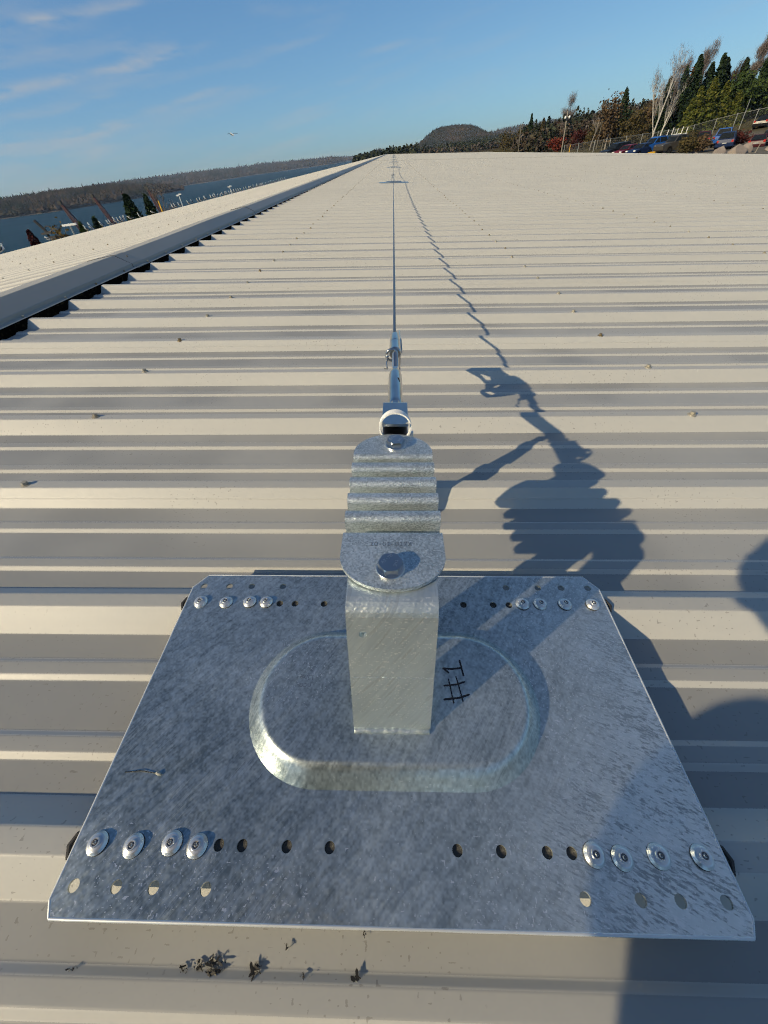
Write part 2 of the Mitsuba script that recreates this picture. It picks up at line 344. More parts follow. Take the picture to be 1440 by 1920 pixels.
for ci, xc in enumerate(LCOLS):
    for k in range(5, 150):
        y = C0 + PITCH * k; M = LEFT @ mv(-xc + rng.normal(0, .012), y, .0315)
        if ci < 4 and 1.3 * xc < y < 9 + 1.3 * xc and n_sc < 240: obj('screw', SCREW, None, wb, roof=True, to_world=M); n_sc += 1
        elif y < 45: far_sc.append(tuple(M[:3, 3]))
for k in range(2, 54):
    obj('cap_screw', SCREW, None, wb, roof=True, to_world=mv(-1.718 + rng.normal(0, .002), C0 + PITCH * k + rng.normal(0, .01), .0362))
for cp, y in caps[1:8]:
    pr = capp[capp[:, 0] < -1.7]; obj('lap_sealant', tube(np.column_stack([pr[:, 0], np.full(len(pr), y + .005), pr[:, 1] + .0012]), .0022, 5, False), 'rubber', cp, roof=True)
for cp, y in caps[:6]:
    obj('screw', SCREW, None, cp, roof=True, to_world=mv(-1.80, y + .09, .079) @ np.array([[.93, 0, .34, 0], [0, 1, 0, 0], [-.34, 0, .93, 0], [0, 0, 0, 1.0]]))
sm = trimesh.creation.cylinder(.0075, .007, sections=5)
obj('screw_rows', cat([trimesh.Trimesh(sm.vertices + ([q[0], q[1], .035] if len(q) == 2 else [q[0], q[1], q[2] + .003]), sm.faces, process=False) for q in far_sc]), 'screw_metal', wb, roof=True, kind='stuff', label='far rows of small roof screws')
# expansion seam across the slope and trim at the far gable
obj('roof_seam', yz(Polygon(fillet([(41.5, .033), (41.52, .05), (41.72, .05), (41.74, .033)], .01, 2)), -1.7, X1), 'trim', wb, roof=True)
obj('gable_trim', yz(Polygon([(YEND - .12, -.2), (YEND + .06, -.2), (YEND + .06, .09), (YEND - .12, .09)]), -1.8, X1 + .05), 'trim', wb, roof=True)
obj('gable_trim', yz(Polygon([(YEND - .12, -.2), (YEND + .06, -.2), (YEND + .06, .05), (YEND - .12, .05)]), -26.55, 0), 'trim', wb, roof=True, to_world=LEFT)
obj('eave_trim', bx(X1 - .02, X1 + .04, -4, YEND, -.18, -.006), 'trim', wb, roof=True)
obj('eave_trim', bx(-26.56, -26.50, -4, YEND, -.2, -.004), 'rubber', wb, roof=True, to_world=LEFT)
obj('wall', cat([bx(24.0, 24.2, -4, 130.6, -9.6, -2.35), bx(-27.9, -27.7, -4, 130.6, -9.6, -2.25), bx(-27.7, 24.0, 130.4, 130.6, -9.6, -2.3), bx(-27.7, 24.0, -4, -3.8, -9.6, -2.3)]), 'trim', wb)

# ------------------------------------------------------------------ the anchor in front
HX = [(.208, .046), (.235, .046), (.2735, .046), (.316, .046)]                      # riveted holes
OPEN = [(.067, .0478), (.1125, .0478), (.160, .0478), (.185, .0478)]
OUT = [(.187, .0145), (.240, .0145), (.278, .0145), (.3215, .0145)]
YM = .1965                                                                       # the plate is symmetrical about this line
def holes():
    h = []
    for x, y in OPEN + OUT:
        for sx in (-1, 1):
            for yy in (y, 2 * YM - y): h.append((sx * x, yy))
    return h
PZ0, PZ1 = .0346, .0374
def stadium(d, n=40):
    r, a = .0995 - d, .091; g = np.linspace(-np.pi / 2, np.pi / 2, n)
    xs = np.concatenate([a + r * np.cos(g), np.linspace(a, -a, 16)[1:-1], -a - r * np.cos(g), np.linspace(-a, a, 16)[1:-1]])
    ys = np.concatenate([r * np.sin(g), np.full(14, r), -r * np.sin(g), np.full(14, -r)])
    return np.stack([xs, ys + YM + .0005], -1)
def plate_mesh(with_holes=True):
    y0, y1 = -.0085, 2 * YM + .0085; c = .0185
    o = [(-.3395, y0 + c * .7), (-.3395 + c * .4, y0), (.3395 - c * .4, y0), (.3395, y0 + c * .7), (.3395, y1 - c * 1.35), (.3395 - c, y1), (-.3395 + c, y1), (-.3395, y1 - c * 1.35)]
    poly = Polygon(o).buffer(-.002).buffer(.002)
    poly = poly.difference(Polygon(stadium(0)))
    if with_holes:
        for x, y in holes(): poly = poly.difference(Point(x, y).buffer(.0054, 10))
    flat = extr(poly, PZ1 - PZ0, PZ0)
    return flat
def dome_mesh():
    rings = []
    for w in np.linspace(0, 1, 30):
        d = .0255 * w
        z = .0235 * (w * w * (3 - 2 * w)) * .35 + .0235 * (1 - (1 - np.clip(w / .92, 0, 1)) ** 1.9) * .65
        p = stadium(d); rings.append(np.column_stack([p, np.full(len(p), PZ1 + z)]))
    for d in (.045, .07, .099, .09949):
        p = stadium(d); rings.append(np.column_stack([p, np.full(len(p), PZ1 + .0235)]))
    return loft(rings, cap=False)
DTOP = PZ1 + .0235
an = thing('cable_anchor', 'galvanised roof anchor with folded strap on its post, nearest the camera', 'anchor')
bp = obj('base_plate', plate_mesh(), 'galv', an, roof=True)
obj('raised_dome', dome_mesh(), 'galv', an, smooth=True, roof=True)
rimx = np.array([(-.3395 + .0074, -.0085), (.3395 - .0074, -.0085), (.3395, .0044), (.3395, 2 * YM + .0085 - .025), (.3395 - .0185, 2 * YM + .0085), (-.3395 + .0185, 2 * YM + .0085), (-.3395, 2 * YM + .0085 - .025), (-.3395, .0044), (-.3395 + .0074, -.0085)])
rp = np.vstack([a + (b - a) * np.linspace(0, 1, 40)[:-1, None] for a, b in zip(rimx[:-1], rimx[1:])]); rp = np.vstack([rp, rp[:1]])
obj('zinc_edge', tube(np.column_stack([rp, np.full(len(rp), (PZ0 + PZ1) / 2 + .0002)]), .0015 + .00035 * meshkit.noise(np.column_stack([rp * 90, rp[:, :1] * 0]), 5), 8, False), 'galv_edge', an, smooth=True, roof=True)
rivet = lathe([(.0001, .0082), (.0012, .0082), (.0017, .0072), (.0018, .0056), (.0032, .0055), (.0035, .0068), (.0046, .0068), (.0051, .0056), (.0074, .0050), (.0088, .0042), (.0106, .0020), (.0112, .0013), (.0112, 0), (.0001, 0)][::-1], 36)
scene['rivet_metal'] = two({'type': 'principled', 'base_color': rgb(.74, .74, .72), 'roughness': .32, 'metallic': .80, 'specular': .5})
RIVET = mikit.ply(rivet, 'rivet_metal', 11)
PIN = mikit.ply(cat([lathe([(.0001, .0084), (.0011, .0084), (.0014, .0078), (.0014, .0050), (.0001, .0050)][::-1], 14), lathe([(.0017, .0058), (.0033, .0057), (.0033, .0054), (.0017, .0054)][::-1], 24)]), 'pin_metal', 20)
SHADE_RING = mikit.ply(lathe([(.0001, .0009), (.0113, .0009), (.0115, -.0003), (.0001, -.0003)][::-1], 28), 'rubber', 20)  # dark ring added under each rivet to draw the shadow round its rim
scene['pin_metal'] = two({'type': 'principled', 'base_color': rgb(.16, .16, .165), 'roughness': .4, 'metallic': .8})
for x, y in HX:
    for sx in (-1, 1):
        for yy in (y, 2 * YM - y):
            q = .96 + rng.normal(0, .015)
            tl = rng.normal(0, .035, 2); M = mv(sx * x + rng.normal(0, .0008), yy + rng.normal(0, .0008), PZ1 + .0004, rng.uniform(0, 6), q) @ np.array([[1, 0, tl[0], 0], [0, 1, tl[1], 0], [-tl[0], -tl[1], 1, 0], [0, 0, 0, 1.0]])
            k = obj('rivet', RIVET, None, an, roof=True, to_world=M)
            obj('pin', PIN, None, k, roof=True, to_world=M); obj('washer_or_shade_ring', SHADE_RING, None, k, roof=True, to_world=M)
for y in (.047, 2 * YM - .047):
    g = np.linspace(-.3412, .3412, 90)
    up = .0003 * np.sin(g * 60)
    pr = [[(x, y - .017 + .002 * math.sin(x * 50), .0312), (x, y + .017 + .002 * math.cos(x * 43), .0312), (x, y + .017, PZ0 - .0001), (x, y - .017, PZ0 - .0001)] for x in g]
    obj('sealant_strip', loft(pr), 'rubber', an, roof=True)
for sx, y in ((-1, .045), (1, .045), (1, .347), (-1, .346)):
    pts = np.array([(0, -.014, .0), (.006, -.010, .001), (.010, 0, .0016), (.006, .010, .002), (0, .015, .001)]) * [sx, 1, 1] + [sx * .337, y, .0328]
    obj('sealant_squeeze', tube(pts, [.0012, .0022, .0026, .0022, .001], 6), 'rubber', an, roof=True)
# post: a bent strap, two legs leaning away
leg = fillet([(.1560, DTOP - .002), (.2070, .2447), (.2985, .2447), (.2475, DTOP - .002)], .017, 6)
post = yz(LineString(leg).buffer(.0028, cap_style=2, join_style=1, quad_segs=3), -.0475, .0445)
drill = trimesh.creation.cylinder(.0042, .03, sections=18); drill.apply_transform(np.array([[1, 0, 0, -.031], [0, 0, 1, .196], [0, 1, 0, .213], [0, 0, 0, 1.0]]))
try: post = unman(man(post) - man(drill))
except Exception: pass
pk = obj('post', post, 'galv_post', an, smooth=32, roof=True)
wz = DTOP + .0015
obj('weld_bead', tube([(x, .1532 + .0003 * math.sin(x * 310), wz - .001 + .0003 * math.sin(x * 170 + 1)) for x in np.linspace(-.0470, .0440, 60)], .0036, 8), 'galv_post', an, smooth=True, roof=True)
obj('weld_bead', tube([(x, .2515 + .0008 * math.sin(x * 900), wz) for x in np.linspace(-.0475, .0445, 60)], .0030, 8), 'galv_post', an, smooth=True, roof=True)
zb = .151; yb = .1565 + (zb - DTOP) * .272
obj('weld_seam', tube([(x, yb - .0025 + .0004 * math.sin(x * 800), zb + .0004 * math.sin(x * 500)) for x in np.linspace(-.0475, .0445, 50)], .0004, 6), 'galv_post', an, smooth=True, roof=True)
# energy absorber: serpentine strap between two round-ended plates
W2, ZT, TH = .0565, .2540, .0046
zc, zl, ys0, pch = ZT - TH / 2, .166, .3015, .0163
pts = [(.262, zc)]; up = True
pts += [(ys0, zc)]
YL = lambda i: ys0 + .0326 * (i // 2) + (.0188 if i % 2 else 0)
for i in range(9):
    if i % 2 == 0: pts += [(YL(i), zl), (YL(i + 1), zl)]
    else: pts += [(YL(i), zc + .0035), (YL(i + 1), zc + .0035)]
pts[-1] = (pts[-1][0], zc); pts[-2] = (pts[-2][0], pts[-2][1])
yl = YL(9)
pts = pts[:-2] + [(YL(8), zl), (yl, zl), (yl, zc), (.462, zc)]
clean = [pts[0]]
for q in pts[1:]:
    if math.hypot(q[0] - clean[-1][0], q[1] - clean[-1][1]) > 1e-6: clean.append(q)
serp = yz(LineString(fillet(clean, .0068, 6)).buffer(TH / 2, cap_style=2, quad_segs=3), -W2 - .001, W2 - .001)
def end_plate(y_straight, y_tip):
    ry = abs(y_tip - y_straight); s = 1 if y_tip > y_straight else -1
    g = np.linspace(0, np.pi, 48); p = [(W2 * math.cos(t) - .001, y_straight + s * ry * math.sin(t)) for t in g]
    p += [(-W2 - .001, y_straight - s * .004), (W2 - .001, y_straight - s * .004)]
    return extr(Polygon(p), TH, ZT - TH)
near_plate, far_plate = end_plate(.2660, .2215), end_plate(.458, .507)
eb = obj('energy_absorber', serp, 'galv_fold', an, smooth=32, roof=True)
obj('end_plate', near_plate, 'galv_fold', eb, roof=True)
obj('end_plate', far_plate, 'galv_fold', eb, roof=True)
st = meshkit.text_mesh('10-01-G17X', .0058, .0003); st.apply_translation((-.0255, .2788, ZT + .0001))
ex = st.bounds; st.apply_transform(np.diag([.0455 / (ex[1][0] - ex[0][0]), 1, 1, 1])); st.apply_translation((-.0255 - st.bounds[0][0], 0, 0))
obj('stamped_number', st, 'galv_dark', eb, roof=True)
def bolt(x, y, z, s, rot):
    b = thing  # part group of the anchor
    w = lathe([(.0001, 0), (.0150 * s, 0), (.0150 * s, .0018), (.0146 * s, .0023), (.0001, .0023)][::-1], 40); w.apply_translation((x, y, z))
    h = m3.CrossSection([[(.0133 * s * math.cos(rot + i * math.pi / 3), .0133 * s * math.sin(rot + i * math.pi / 3)) for i in range(6)]]).extrude(.0088 * s)
    cone = m3.Manifold.cylinder(.0120 * s, .0185 * s, .0112 * s, 48).translate((0, 0, -.0016 * s)) ^ h     # chamfered corners
    hb = unman(cone); hb.apply_translation((x, y, z + .0023))
    k = obj('bolt_head', hb, 'steel', an, smooth=25, roof=True)
    obj('washer_or_shade_ring', w, 'bright_steel', k, smooth=25, roof=True)
    top = z + .0023 + .0088 * s
    for txt, a0 in (('A2-70', 2.35), ('THE', -.25)):
        tm = meshkit.text_mesh(txt, .0034 * s, .0004); tm.apply_translation((-tm.bounds[1][0] / 2, .0040 * s, 0)); tm.apply_transform(mv(0, 0, 0, a0 - math.pi / 2)); tm.apply_translation((x, y, top - .0001))
        obj('head_marking', tm, 'bright_steel', k, roof=True)
bolt(-.0032, .2475, ZT, 1.0, .1)
bolt(.0030, .4760, ZT, 1.0, .12)
# marker pen number on the dome, and the faint raised lettering on its left
INK = [[(.0738, .2247), (.067, .2303), (.0784, .2295), (.0921, .2313)], [(.0904, .2415), (.0915, .234), (.093, .2213)], [(.0664, .2073), (.0822, .209), (.0932, .2125)],
       [(.0649, .1901), (.0837, .1922), (.0966, .1963)], [(.0729, .2158), (.0762, .186)], [(.083, .219), (.0854, .206), (.0882, .1882)]]
obj('marker_number', cat([extr(LineString(s).buffer(w), .00012, DTOP + .00005 + .00004 * i) for i, (s, w) in enumerate(zip(INK, (.00125, .00125, .00115, .00125, .0009, .0009)))]), 'ink', an, roof=True, label='handwritten black number #1 on the dome')
for txt, x, y in (('Line', -.1065, .2195), ('nce', -.1080, .2085)):
    tm = meshkit.text_mesh(txt, .0068, .0002); tm.apply_transform(mv(x, y, DTOP + .00002, math.pi)); obj('raised_lettering', tm, 'galv_dark', an, roof=True)
# a dry stem lying on the plate
tw = thing('dry_stem', 'thin dark dry stem lying on the left part of the anchor plate', 'stem')
obj('stalk', tube([(-.319, .111, PZ1 + .001), (-.300, .1125, PZ1 + .0022), (-.281, .1105, PZ1 + .001)], [.0004, .0005, .0004], 5), 'flake', tw, roof=True)
obj('seed_head', unman(hull([((-.279, .1105, PZ1 + .002), .0020), ((-.2755, .1095, PZ1 + .0015), .0012)], 6)), 'pale_flake', tw, roof=True)

# ------------------------------------------------------------------ cable and its end fittings
def line_z(y): return .2475 - .0165 * (y - .5) / .5 if y < 1.0 else .231 - .0040 * (y - 1) * (11.85 - y) / 4 - (.231 - .19) * (y - 1) / 10.85
cb = thing('cable_end_fitting', 'stainless clevis and turnbuckle joining the cable to the folded strap', 'turnbuckle')
u = fillet([(.470, .2435), (.592, .2455), (.592, .2615), (.514, .2650)], .004, 4)
obj('clevis', yz(LineString(u).buffer(.0020, cap_style=2), -.0175, .0225), 'steel', cb, smooth=30, roof=True)
obj('swivel_nut', trimesh.creation.cylinder(.0095, .012, sections=6, transform=np.array([[1, 0, 0, .003], [0, 0, 1, .600], [0, 1, 0, .2515], [0, 0, 0, 1.0]])), 'steel', cb, smooth=25, roof=True)
def rod(prof, x=.0032, n=28):
    """a turned part along the line: (y, radius) pairs"""
    y = np.array([q[0] for q in prof]); r = np.array([q[1] for q in prof]); g = np.arange(n) * 2 * np.pi / n
    rings = [np.stack([x + rr * np.cos(g), np.full(n, yy), .2462 - .030 * (yy - .6) + rr * np.sin(g)], -1) for yy, rr in zip(y, r)]
    return loft(rings)
obj('turnbuckle_body', rod([(.606, .009), (.612, .0118), (.622, .0130), (.70, .0134), (.742, .0128), (.755, .0112), (.760, .0090)]), 'steel', cb, smooth=35, roof=True)
sl = unman(hull([((.0100, .690, .2530), .0022), ((.0082, .703, .2545), .0022)], 8)); obj('inspection_slot', sl, 'rubber', cb, roof=True)
obj('lock_nut', rod([(.757, .0082), (.7575, .0088), (.775, .0088), (.776, .0080)], n=6), 'bright_steel', cb, smooth=20, roof=True)
th = []
for i in range(46):
    y = .776 + i * .0022; th += [(y, .0056), (y + .0011, .0066)]
obj('threaded_rod', rod(th), 'steel', cb, smooth=40, roof=True)
obj('end_cylinder', rod([(.868, .0115), (.872, .0140), (.880, .0140), (.892, .0132), (.930, .0128), (.931, .0118), (.934, .0118), (.935, .0126), (.985, .0118), (.998, .0085), (1.002, .0045)]), 'steel', cb, smooth=30, roof=True)
br = Polygon([(.905, .2400), (.985, .2330), (1.085, .2190), (1.128, .1790), (1.118, .1600), (1.070, .1680), (1.010, .1600), (.985, .1500), (.955, .1570), (.935, .1800), (.915, .2120)]).buffer(-.004).buffer(.004)
br = br.difference(Polygon([(1.082, .178), (1.050, .190), (1.040, .184), (1.052, .174)])).difference(Point(1.005, .183).buffer(.0075)).difference(Polygon([(.985, .160), (.962, .166), (.958, .176), (.975, .172)]))
obj('indicator_bracket', yz(br, .0135, .0165), 'steel', cb, roof=True)
obj('indicator_spring', tube([(.015 + .004 * math.cos(t), .90 + .0018 * t, .228 + .004 * math.sin(t)) for t in np.linspace(0, 50, 200)], .0012, 6), 'steel', cb, smooth=True, roof=True)
obj('split_pin', tube([(-.012, .872, .232), (-.016, .850, .226), (-.014, .825, .222), (-.020, .812, .228)], .0016, 6), 'bright_steel', cb, smooth=True, roof=True)
obj('ring', tube([(-.004 + .0125 * math.cos(t), .866, .236 + .0125 * math.sin(t)) for t in np.linspace(0, 2 * np.pi, 33)], .0030, 8, False), 'steel', cb, smooth=True, roof=True)
hs = [(-.011, .648, .228), (.016, .648, .228), (.047, .560, .015), (-.043, .560, .015)]
obj('hanging_strap', trimesh.Trimesh(hs + [(a, b + .004, c) for a, b, c in hs], [[0, 2, 1], [0, 3, 2], [4, 5, 6], [4, 6, 7], [0, 1, 5], [0, 5, 4], [1, 2, 6], [1, 6, 5], [2, 3, 7], [2, 7, 6], [3, 0, 4], [3, 4, 7]], process=False), 'steel', cb, roof=True)
zt = thing('white_cable_tie', 'white plastic cable tie looped round the clevis behind the far bolt', 'cable tie')
zr = []
for t in np.linspace(-.25, 2 * np.pi - .25, 60):
    cx, cz = .0025 + .0228 * math.cos(t), .2590 + .0205 * math.sin(t)
    zr.append([(cx, .516 + .006 * math.sin(t), cz), (cx, .5235 + .010 * math.sin(t), cz), (cx + .0022 * math.cos(t), .5235 + .010 * math.sin(t), cz + .0022 * math.sin(t)), (cx + .0022 * math.cos(t), .516 + .006 * math.sin(t), cz + .0022 * math.sin(t))])
obj('loop', loft(zr), 'white_plastic', zt, smooth=30, roof=True)
obj('lock_head', bx(.0235, .0305, .518, .526, .242, .250), 'white_plastic', zt, roof=True)
NA = 11
AY = [.2 + 11.68 * i for i in range(NA)]
cy = np.concatenate([np.linspace(.995, 11.68 + .2, 40)] + [np.linspace(a, b, 12)[1:] for a, b in zip(AY[1:-1], AY[2:])])
def cz(y):
    if y < AY[1]: return line_z(y)
    t = ((y - AY[0]) / 11.68) % 1.0
    return .19 - .05 * 4 * t * (1 - t)
cx = [.0032 - .0012 * min(y, 12) for y in cy]
obj('lifeline_cable', tube([(x, y, cz(y)) for x, y in zip(cx, cy)], .0040, 8), 'cable_steel', None, smooth=True, roof=True, label='taut steel cable running along the roof from anchor to anchor', cat='cable')
# the anchors further along
PLATE_FAR, DOME_FAR = mikit.ply(plate_mesh(False), 'galv'), mikit.ply(dome_mesh(), 'galv', True)
LEGS = mikit.ply(cat([tube([(-.030, .185, DTOP - .003), (-.030, .200, .175)], .006, 6), tube([(.026, .185, DTOP - .003), (.026, .200, .175)], .006, 6)]), 'galv_dark', True)
HEAD = mikit.ply(cat([bx(-.045, .030, .180, .220, .172, .182), bx(-.012, .004, .16, .24, .182, .201), bx(-.022, -.010, .185, .215, .120, .172)]), 'galv_dark')
ORD = ['second', 'third', 'fourth', 'fifth', 'sixth', 'seventh', 'eighth', 'ninth', 'tenth', 'eleventh']
for i in range(1, NA):
    lab = f'{ORD[i - 1]} galvanised anchor along the cable, counted from the near one with the folded strap'
    a = thing('intermediate_anchor', lab, 'anchor', 'intermediate anchors along the cable')
    W = mv(-.0032, AY[i] - .2, 0)
    obj('base_plate', PLATE_FAR, None, a, roof=True, to_world=W); obj('raised_dome', DOME_FAR, None, a, roof=True, to_world=W)
    obj('post', LEGS, None, a, roof=True, to_world=W @ mv(-.016, 0, 0)); obj('cable_guide', HEAD, None, a, roof=True, to_world=W @ mv(-.010, 0, -.010))

# ------------------------------------------------------------------ small litter on the roof
def flakes(n, r, size, seed, zmul=1.0):
    g = np.random.default_rng(seed); out = []
    for _ in range(n):
        a, d = g.uniform(0, 6.28), r * math.sqrt(g.uniform()); l = size * g.uniform(.4, 1.3); t = g.uniform(0, 6.28); w = l * g.uniform(.15, .35)
        c = np.array([d * math.cos(a), d * math.sin(a) * .7, .0006 + g.uniform(0, .002) * zmul]); u_ = np.array([math.cos(t), math.sin(t), g.uniform(-.1, .5) * zmul]) * l; v_ = np.array([-math.sin(t), math.cos(t), g.uniform(0, .5)]) * w
        P = np.array([c - u_ * .5 - v_ * .5, c + u_ * .4 - v_ * .4, c + u_ * .55, c + u_ * .35 + v_ * .5, c - u_ * .5 + v_ * .3]); P[:, 2] = np.maximum(P[:, 2], .0003)
        Q = P + [0, 0, .0005]; k = 5
        f = [[0, 2, 1], [0, 3, 2], [0, 4, 3], [5, 6, 7], [5, 7, 8], [5, 8, 9]] + [x for i in range(k) for x in ([i, (i + 1) % k, k + (i + 1) % k], [i, k + (i + 1) % k, k + i])]
        out.append(trimesh.Trimesh(np.vstack([P, Q]), f, process=False))
    return cat(out)
LIT = [(-.172, -.0375, 24, .0075, .0062, 'largest dark clump of metal shavings on the roof in front of the plate'), (-.187, -.0370, 6, .003, .006, 'small dark clump of shavings just left of the largest clump'),
       (-.1320, -.0385, 7, .004, .0085, 'single upright dark curl of swarf right of the largest clump'), (-.2010, -.0395, 4, .003, .005, 'pale and dark fleck left of the clump of shavings'),
       (-.0345, -.0415, 4, .003, .008, 'lone dark sliver of swarf below the middle of the plate front edge'), (-.0815, -.0420, 5, .005, .004, 'tiny scatter of grit between the shavings and the lone sliver'),
       (-.3090, -.0415, 4, .004, .004, 'tiny dark grit on the roof at the lower left'), (-.1040, -.0230, 2, .002, .004, 'dark speck just below the plate front edge left of centre'), (-.0280, -.0130, 3, .002, .004, 'pale and dark speck touching the plate front edge')]
for i, (x, y, n, r, s, lab) in enumerate(LIT):
    k = thing('metal_shavings', lab, 'shavings', 'shavings and grit in front of the plate')
    obj('dark_flakes', cat([flakes(n, r, s, 40 + i, .8), flakes(2 * n, r * 1.5, s * .3, 140 + i, .5)]), 'flake', k, roof=True, to_world=mv(x, y, .0012))
    obj('pale_flakes', flakes(max(1, n // 5), r * .9, s * .5, 80 + i, .8), 'pale_flake', k, roof=True, to_world=mv(x, y, .0016))
obj('roof_grit', cat([trimesh.Trimesh(f.vertices, f.faces, process=False) for f in [flakes(1, .001, g_, int(500 + i)) for i, g_ in enumerate(rng.uniform(.0012, .003, 60))] for _ in [f.apply_translation((rng.uniform(-1.6, 2.2), 0, 0)), f.apply_translation((0, float(C0 + PITCH * rng.integers(-1, 9) + rng.choice([.05, .083, .118, .15, .185, .22]) + rng.normal(0, .004)), .002))]]), 'flake', None, roof=True, label='scattered dark grit and bits on the roof pans', cat='grit', kind='stuff')

# ------------------------------------------------------------------ land, water and far woods
def ground_right(X): return np.interp(X, [24, 30, 50, 56, 62, 75, 110, 200, 500], [-3.7, -3.6, -3.5, -2.6, -2.0, -1.2, 1.0, 3.0, 9.0])
FAR_BANK = Polygon([(-6000, 300), (-1500, 760), (-1100, 850), (-787, 935), (-669, 963), (-610, 1080), (-578, 1356), (-640, 1480), (-900, 1600), (-1180, 1900), (-1120, 2200), (-998, 2352), (-900, 2750), (-843, 3081), (-640, 3200), (-412, 3357), (-360, 3900), (-330, 4700), (-200, 7500), (-6000, 7500)])
def land(X, Y):
    P = shapely.points(np.stack([X.ravel(), Y.ravel()], -1)); dd = shapely.distance(P, FAR_BANK.boundary) * np.where(shapely.contains(FAR_BANK, P), 1, -1); dd = dd.reshape(X.shape)
    nz = meshkit.fbm(np.stack([X / 260, Y / 260, 0 * X], -1), 4, 8) - .5
    rise = np.where(Y < 2000, 24, 36 + 10 * np.clip((Y - 3000) / 2000, 0, 1))
    hb = -19.5 + np.where(dd > 0, 1.2 + rise * (1 - np.exp(-dd / np.where(Y < 2000, 130, 420))) * (1 + .9 * nz), dd * .3)
    hb = hb + np.where(dd > 0, 18 * np.exp(-(((X + 440) / 55) ** 2 + ((Y - 3650) / 200) ** 2)), 0)
    xr = -84 - .022 * Y + 18 * np.sin(Y / 260)
    d = X - xr
    base = np.interp(Y, [0, 150, 300, 600, 1500, 3000], [-9.2, -9.0, -7.5, -6, -6, -4])
    hn = np.where(d > 0, np.minimum(-19.3 + d * .28, base), -19.5 + d * .3)
    right = ground_right(X)
    w = np.clip((X - 22) / 6, 0, 1) * np.clip((420 - Y) / 200, 0, 1)
    hn = np.where(d > 0, hn * (1 - w) + right * w, hn)
    hn = hn + np.where(d > 0, 42 * np.exp(-((np.abs(X - 206) / 104) ** 4)) * np.exp(-((Y - 1900) / 260) ** 2) * (1 + .25 * nz)
                       + np.clip((X - 330) / 400, 0, 1) * 22 * np.clip((Y - 350) / 900, 0, 1) * np.exp(-((Y - 1500) / 900) ** 2) + 33 * np.exp(-((Y - 3300) / 700) ** 2) * np.clip((X - 380) / 400, 0, 1) * (1 + .5 * nz) + 2.2 * np.exp(-(((X - 12) / 40) ** 2 + ((Y - 430) / 120) ** 2)), 0)
    return np.maximum(np.maximum(hb, hn), -26)
gs = np.sinh(np.linspace(-5.2, 5.2, 210)); gx = gs / np.sinh(5.2) * 5200
gy = np.concatenate([np.linspace(-500, -20, 8), np.linspace(0, 240, 61), 240 + (np.exp(np.linspace(0, 3.3, 120)) - 1) / (math.exp(3.3) - 1) * 6500][0:3])
GX, GY = np.meshgrid(gx, np.unique(gy), indexing='ij'); GZ = land(GX, GY)
inside = (GX > -28) & (GX < 24) & (GY > -5) & (GY < 131); GZ = np.where(inside, -9.4, GZ)
n_, m_ = GX.shape; ii, jj = np.meshgrid(np.arange(n_ - 1), np.arange(m_ - 1), indexing='ij'); a_ = (ii * m_ + jj).ravel()
gq = np.stack([a_, a_ + m_, a_ + m_ + 1, a_ + 1], -1)
def soil_col(p, n, uv):
    near = smoothstep(420., 200., p.y)
    gra = mix((.10, .095, .085), (.17, .16, .145), fbm(p.x * .9, p.y * .9, 0.0, octaves=4))
    gr = mix((.055, .050, .025), (.10, .085, .045), fbm(p.x * .25, p.y * .25, 2.0, octaves=4))
    wood = mix((.028, .030, .018), (.075, .055, .038), fbm(p.x * .05, p.y * .05, 1.0, octaves=4))
    shore = smoothstep(-16.6, -18.6, p.z)
    c = mix(mix(wood, gr, smoothstep(40., 80., p.y) * near), gra, near * smoothstep(58., 52., p.x) * smoothstep(20., 26., p.x) * smoothstep(100., 92., p.y))
    return mix(c, (.16, .135, .11), shore)
scene['soil'] = two({'type': 'diffuse', 'reflectance': mikit.proc(soil_col)})
obj('ground', trimesh.Trimesh(np.stack([GX, GY, GZ], -1).reshape(-1, 3), np.vstack([gq[:, [0, 1, 2]], gq[:, [0, 2, 3]]]), process=False), 'soil', None, smooth=True, kind='structure', label='ground, banks and wooded hills')
def wave(p, n, uv):
    d = dr.sqrt(p.x * p.x + p.y * p.y); s = dr.minimum(1.0, 900. / d)
    return .16 * fbm(p.x * .22 + p.y * .08, p.y * .16, 0.0, octaves=4) + .9 * fbm(p.x * .03, p.y * .018, 5.0, octaves=3)
def river_col(p, n, uv):
    return mix((.010, .036, .066), (.020, .056, .092), .6 * fbm(p.x * .012 + p.y * .004, p.y * .02, 1.0, octaves=4) + .4 * fbm(p.x * .12, p.y * .05, 3.0, octaves=3))
scene['river'] = two({'type': 'blendbsdf', 'weight': .16, 'a': {'type': 'diffuse', 'reflectance': mikit.proc(river_col)}, 'b': {'type': 'bumpmap', 'tex': mikit.proc(wave, .25), 'scale': 1.0, 'bsdf': {'type': 'principled', 'base_color': rgb(.012, .040, .062), 'roughness': .25, 'specular': .3}}})
obj('water', trimesh.Trimesh([(-6500, -600, -19.5), (200, -600, -19.5), (200, 8000, -19.5), (-6500, 8000, -19.5)], [[0, 1, 2], [0, 2, 3]], process=False), 'river', None, kind='structure', label='wide dark blue river')

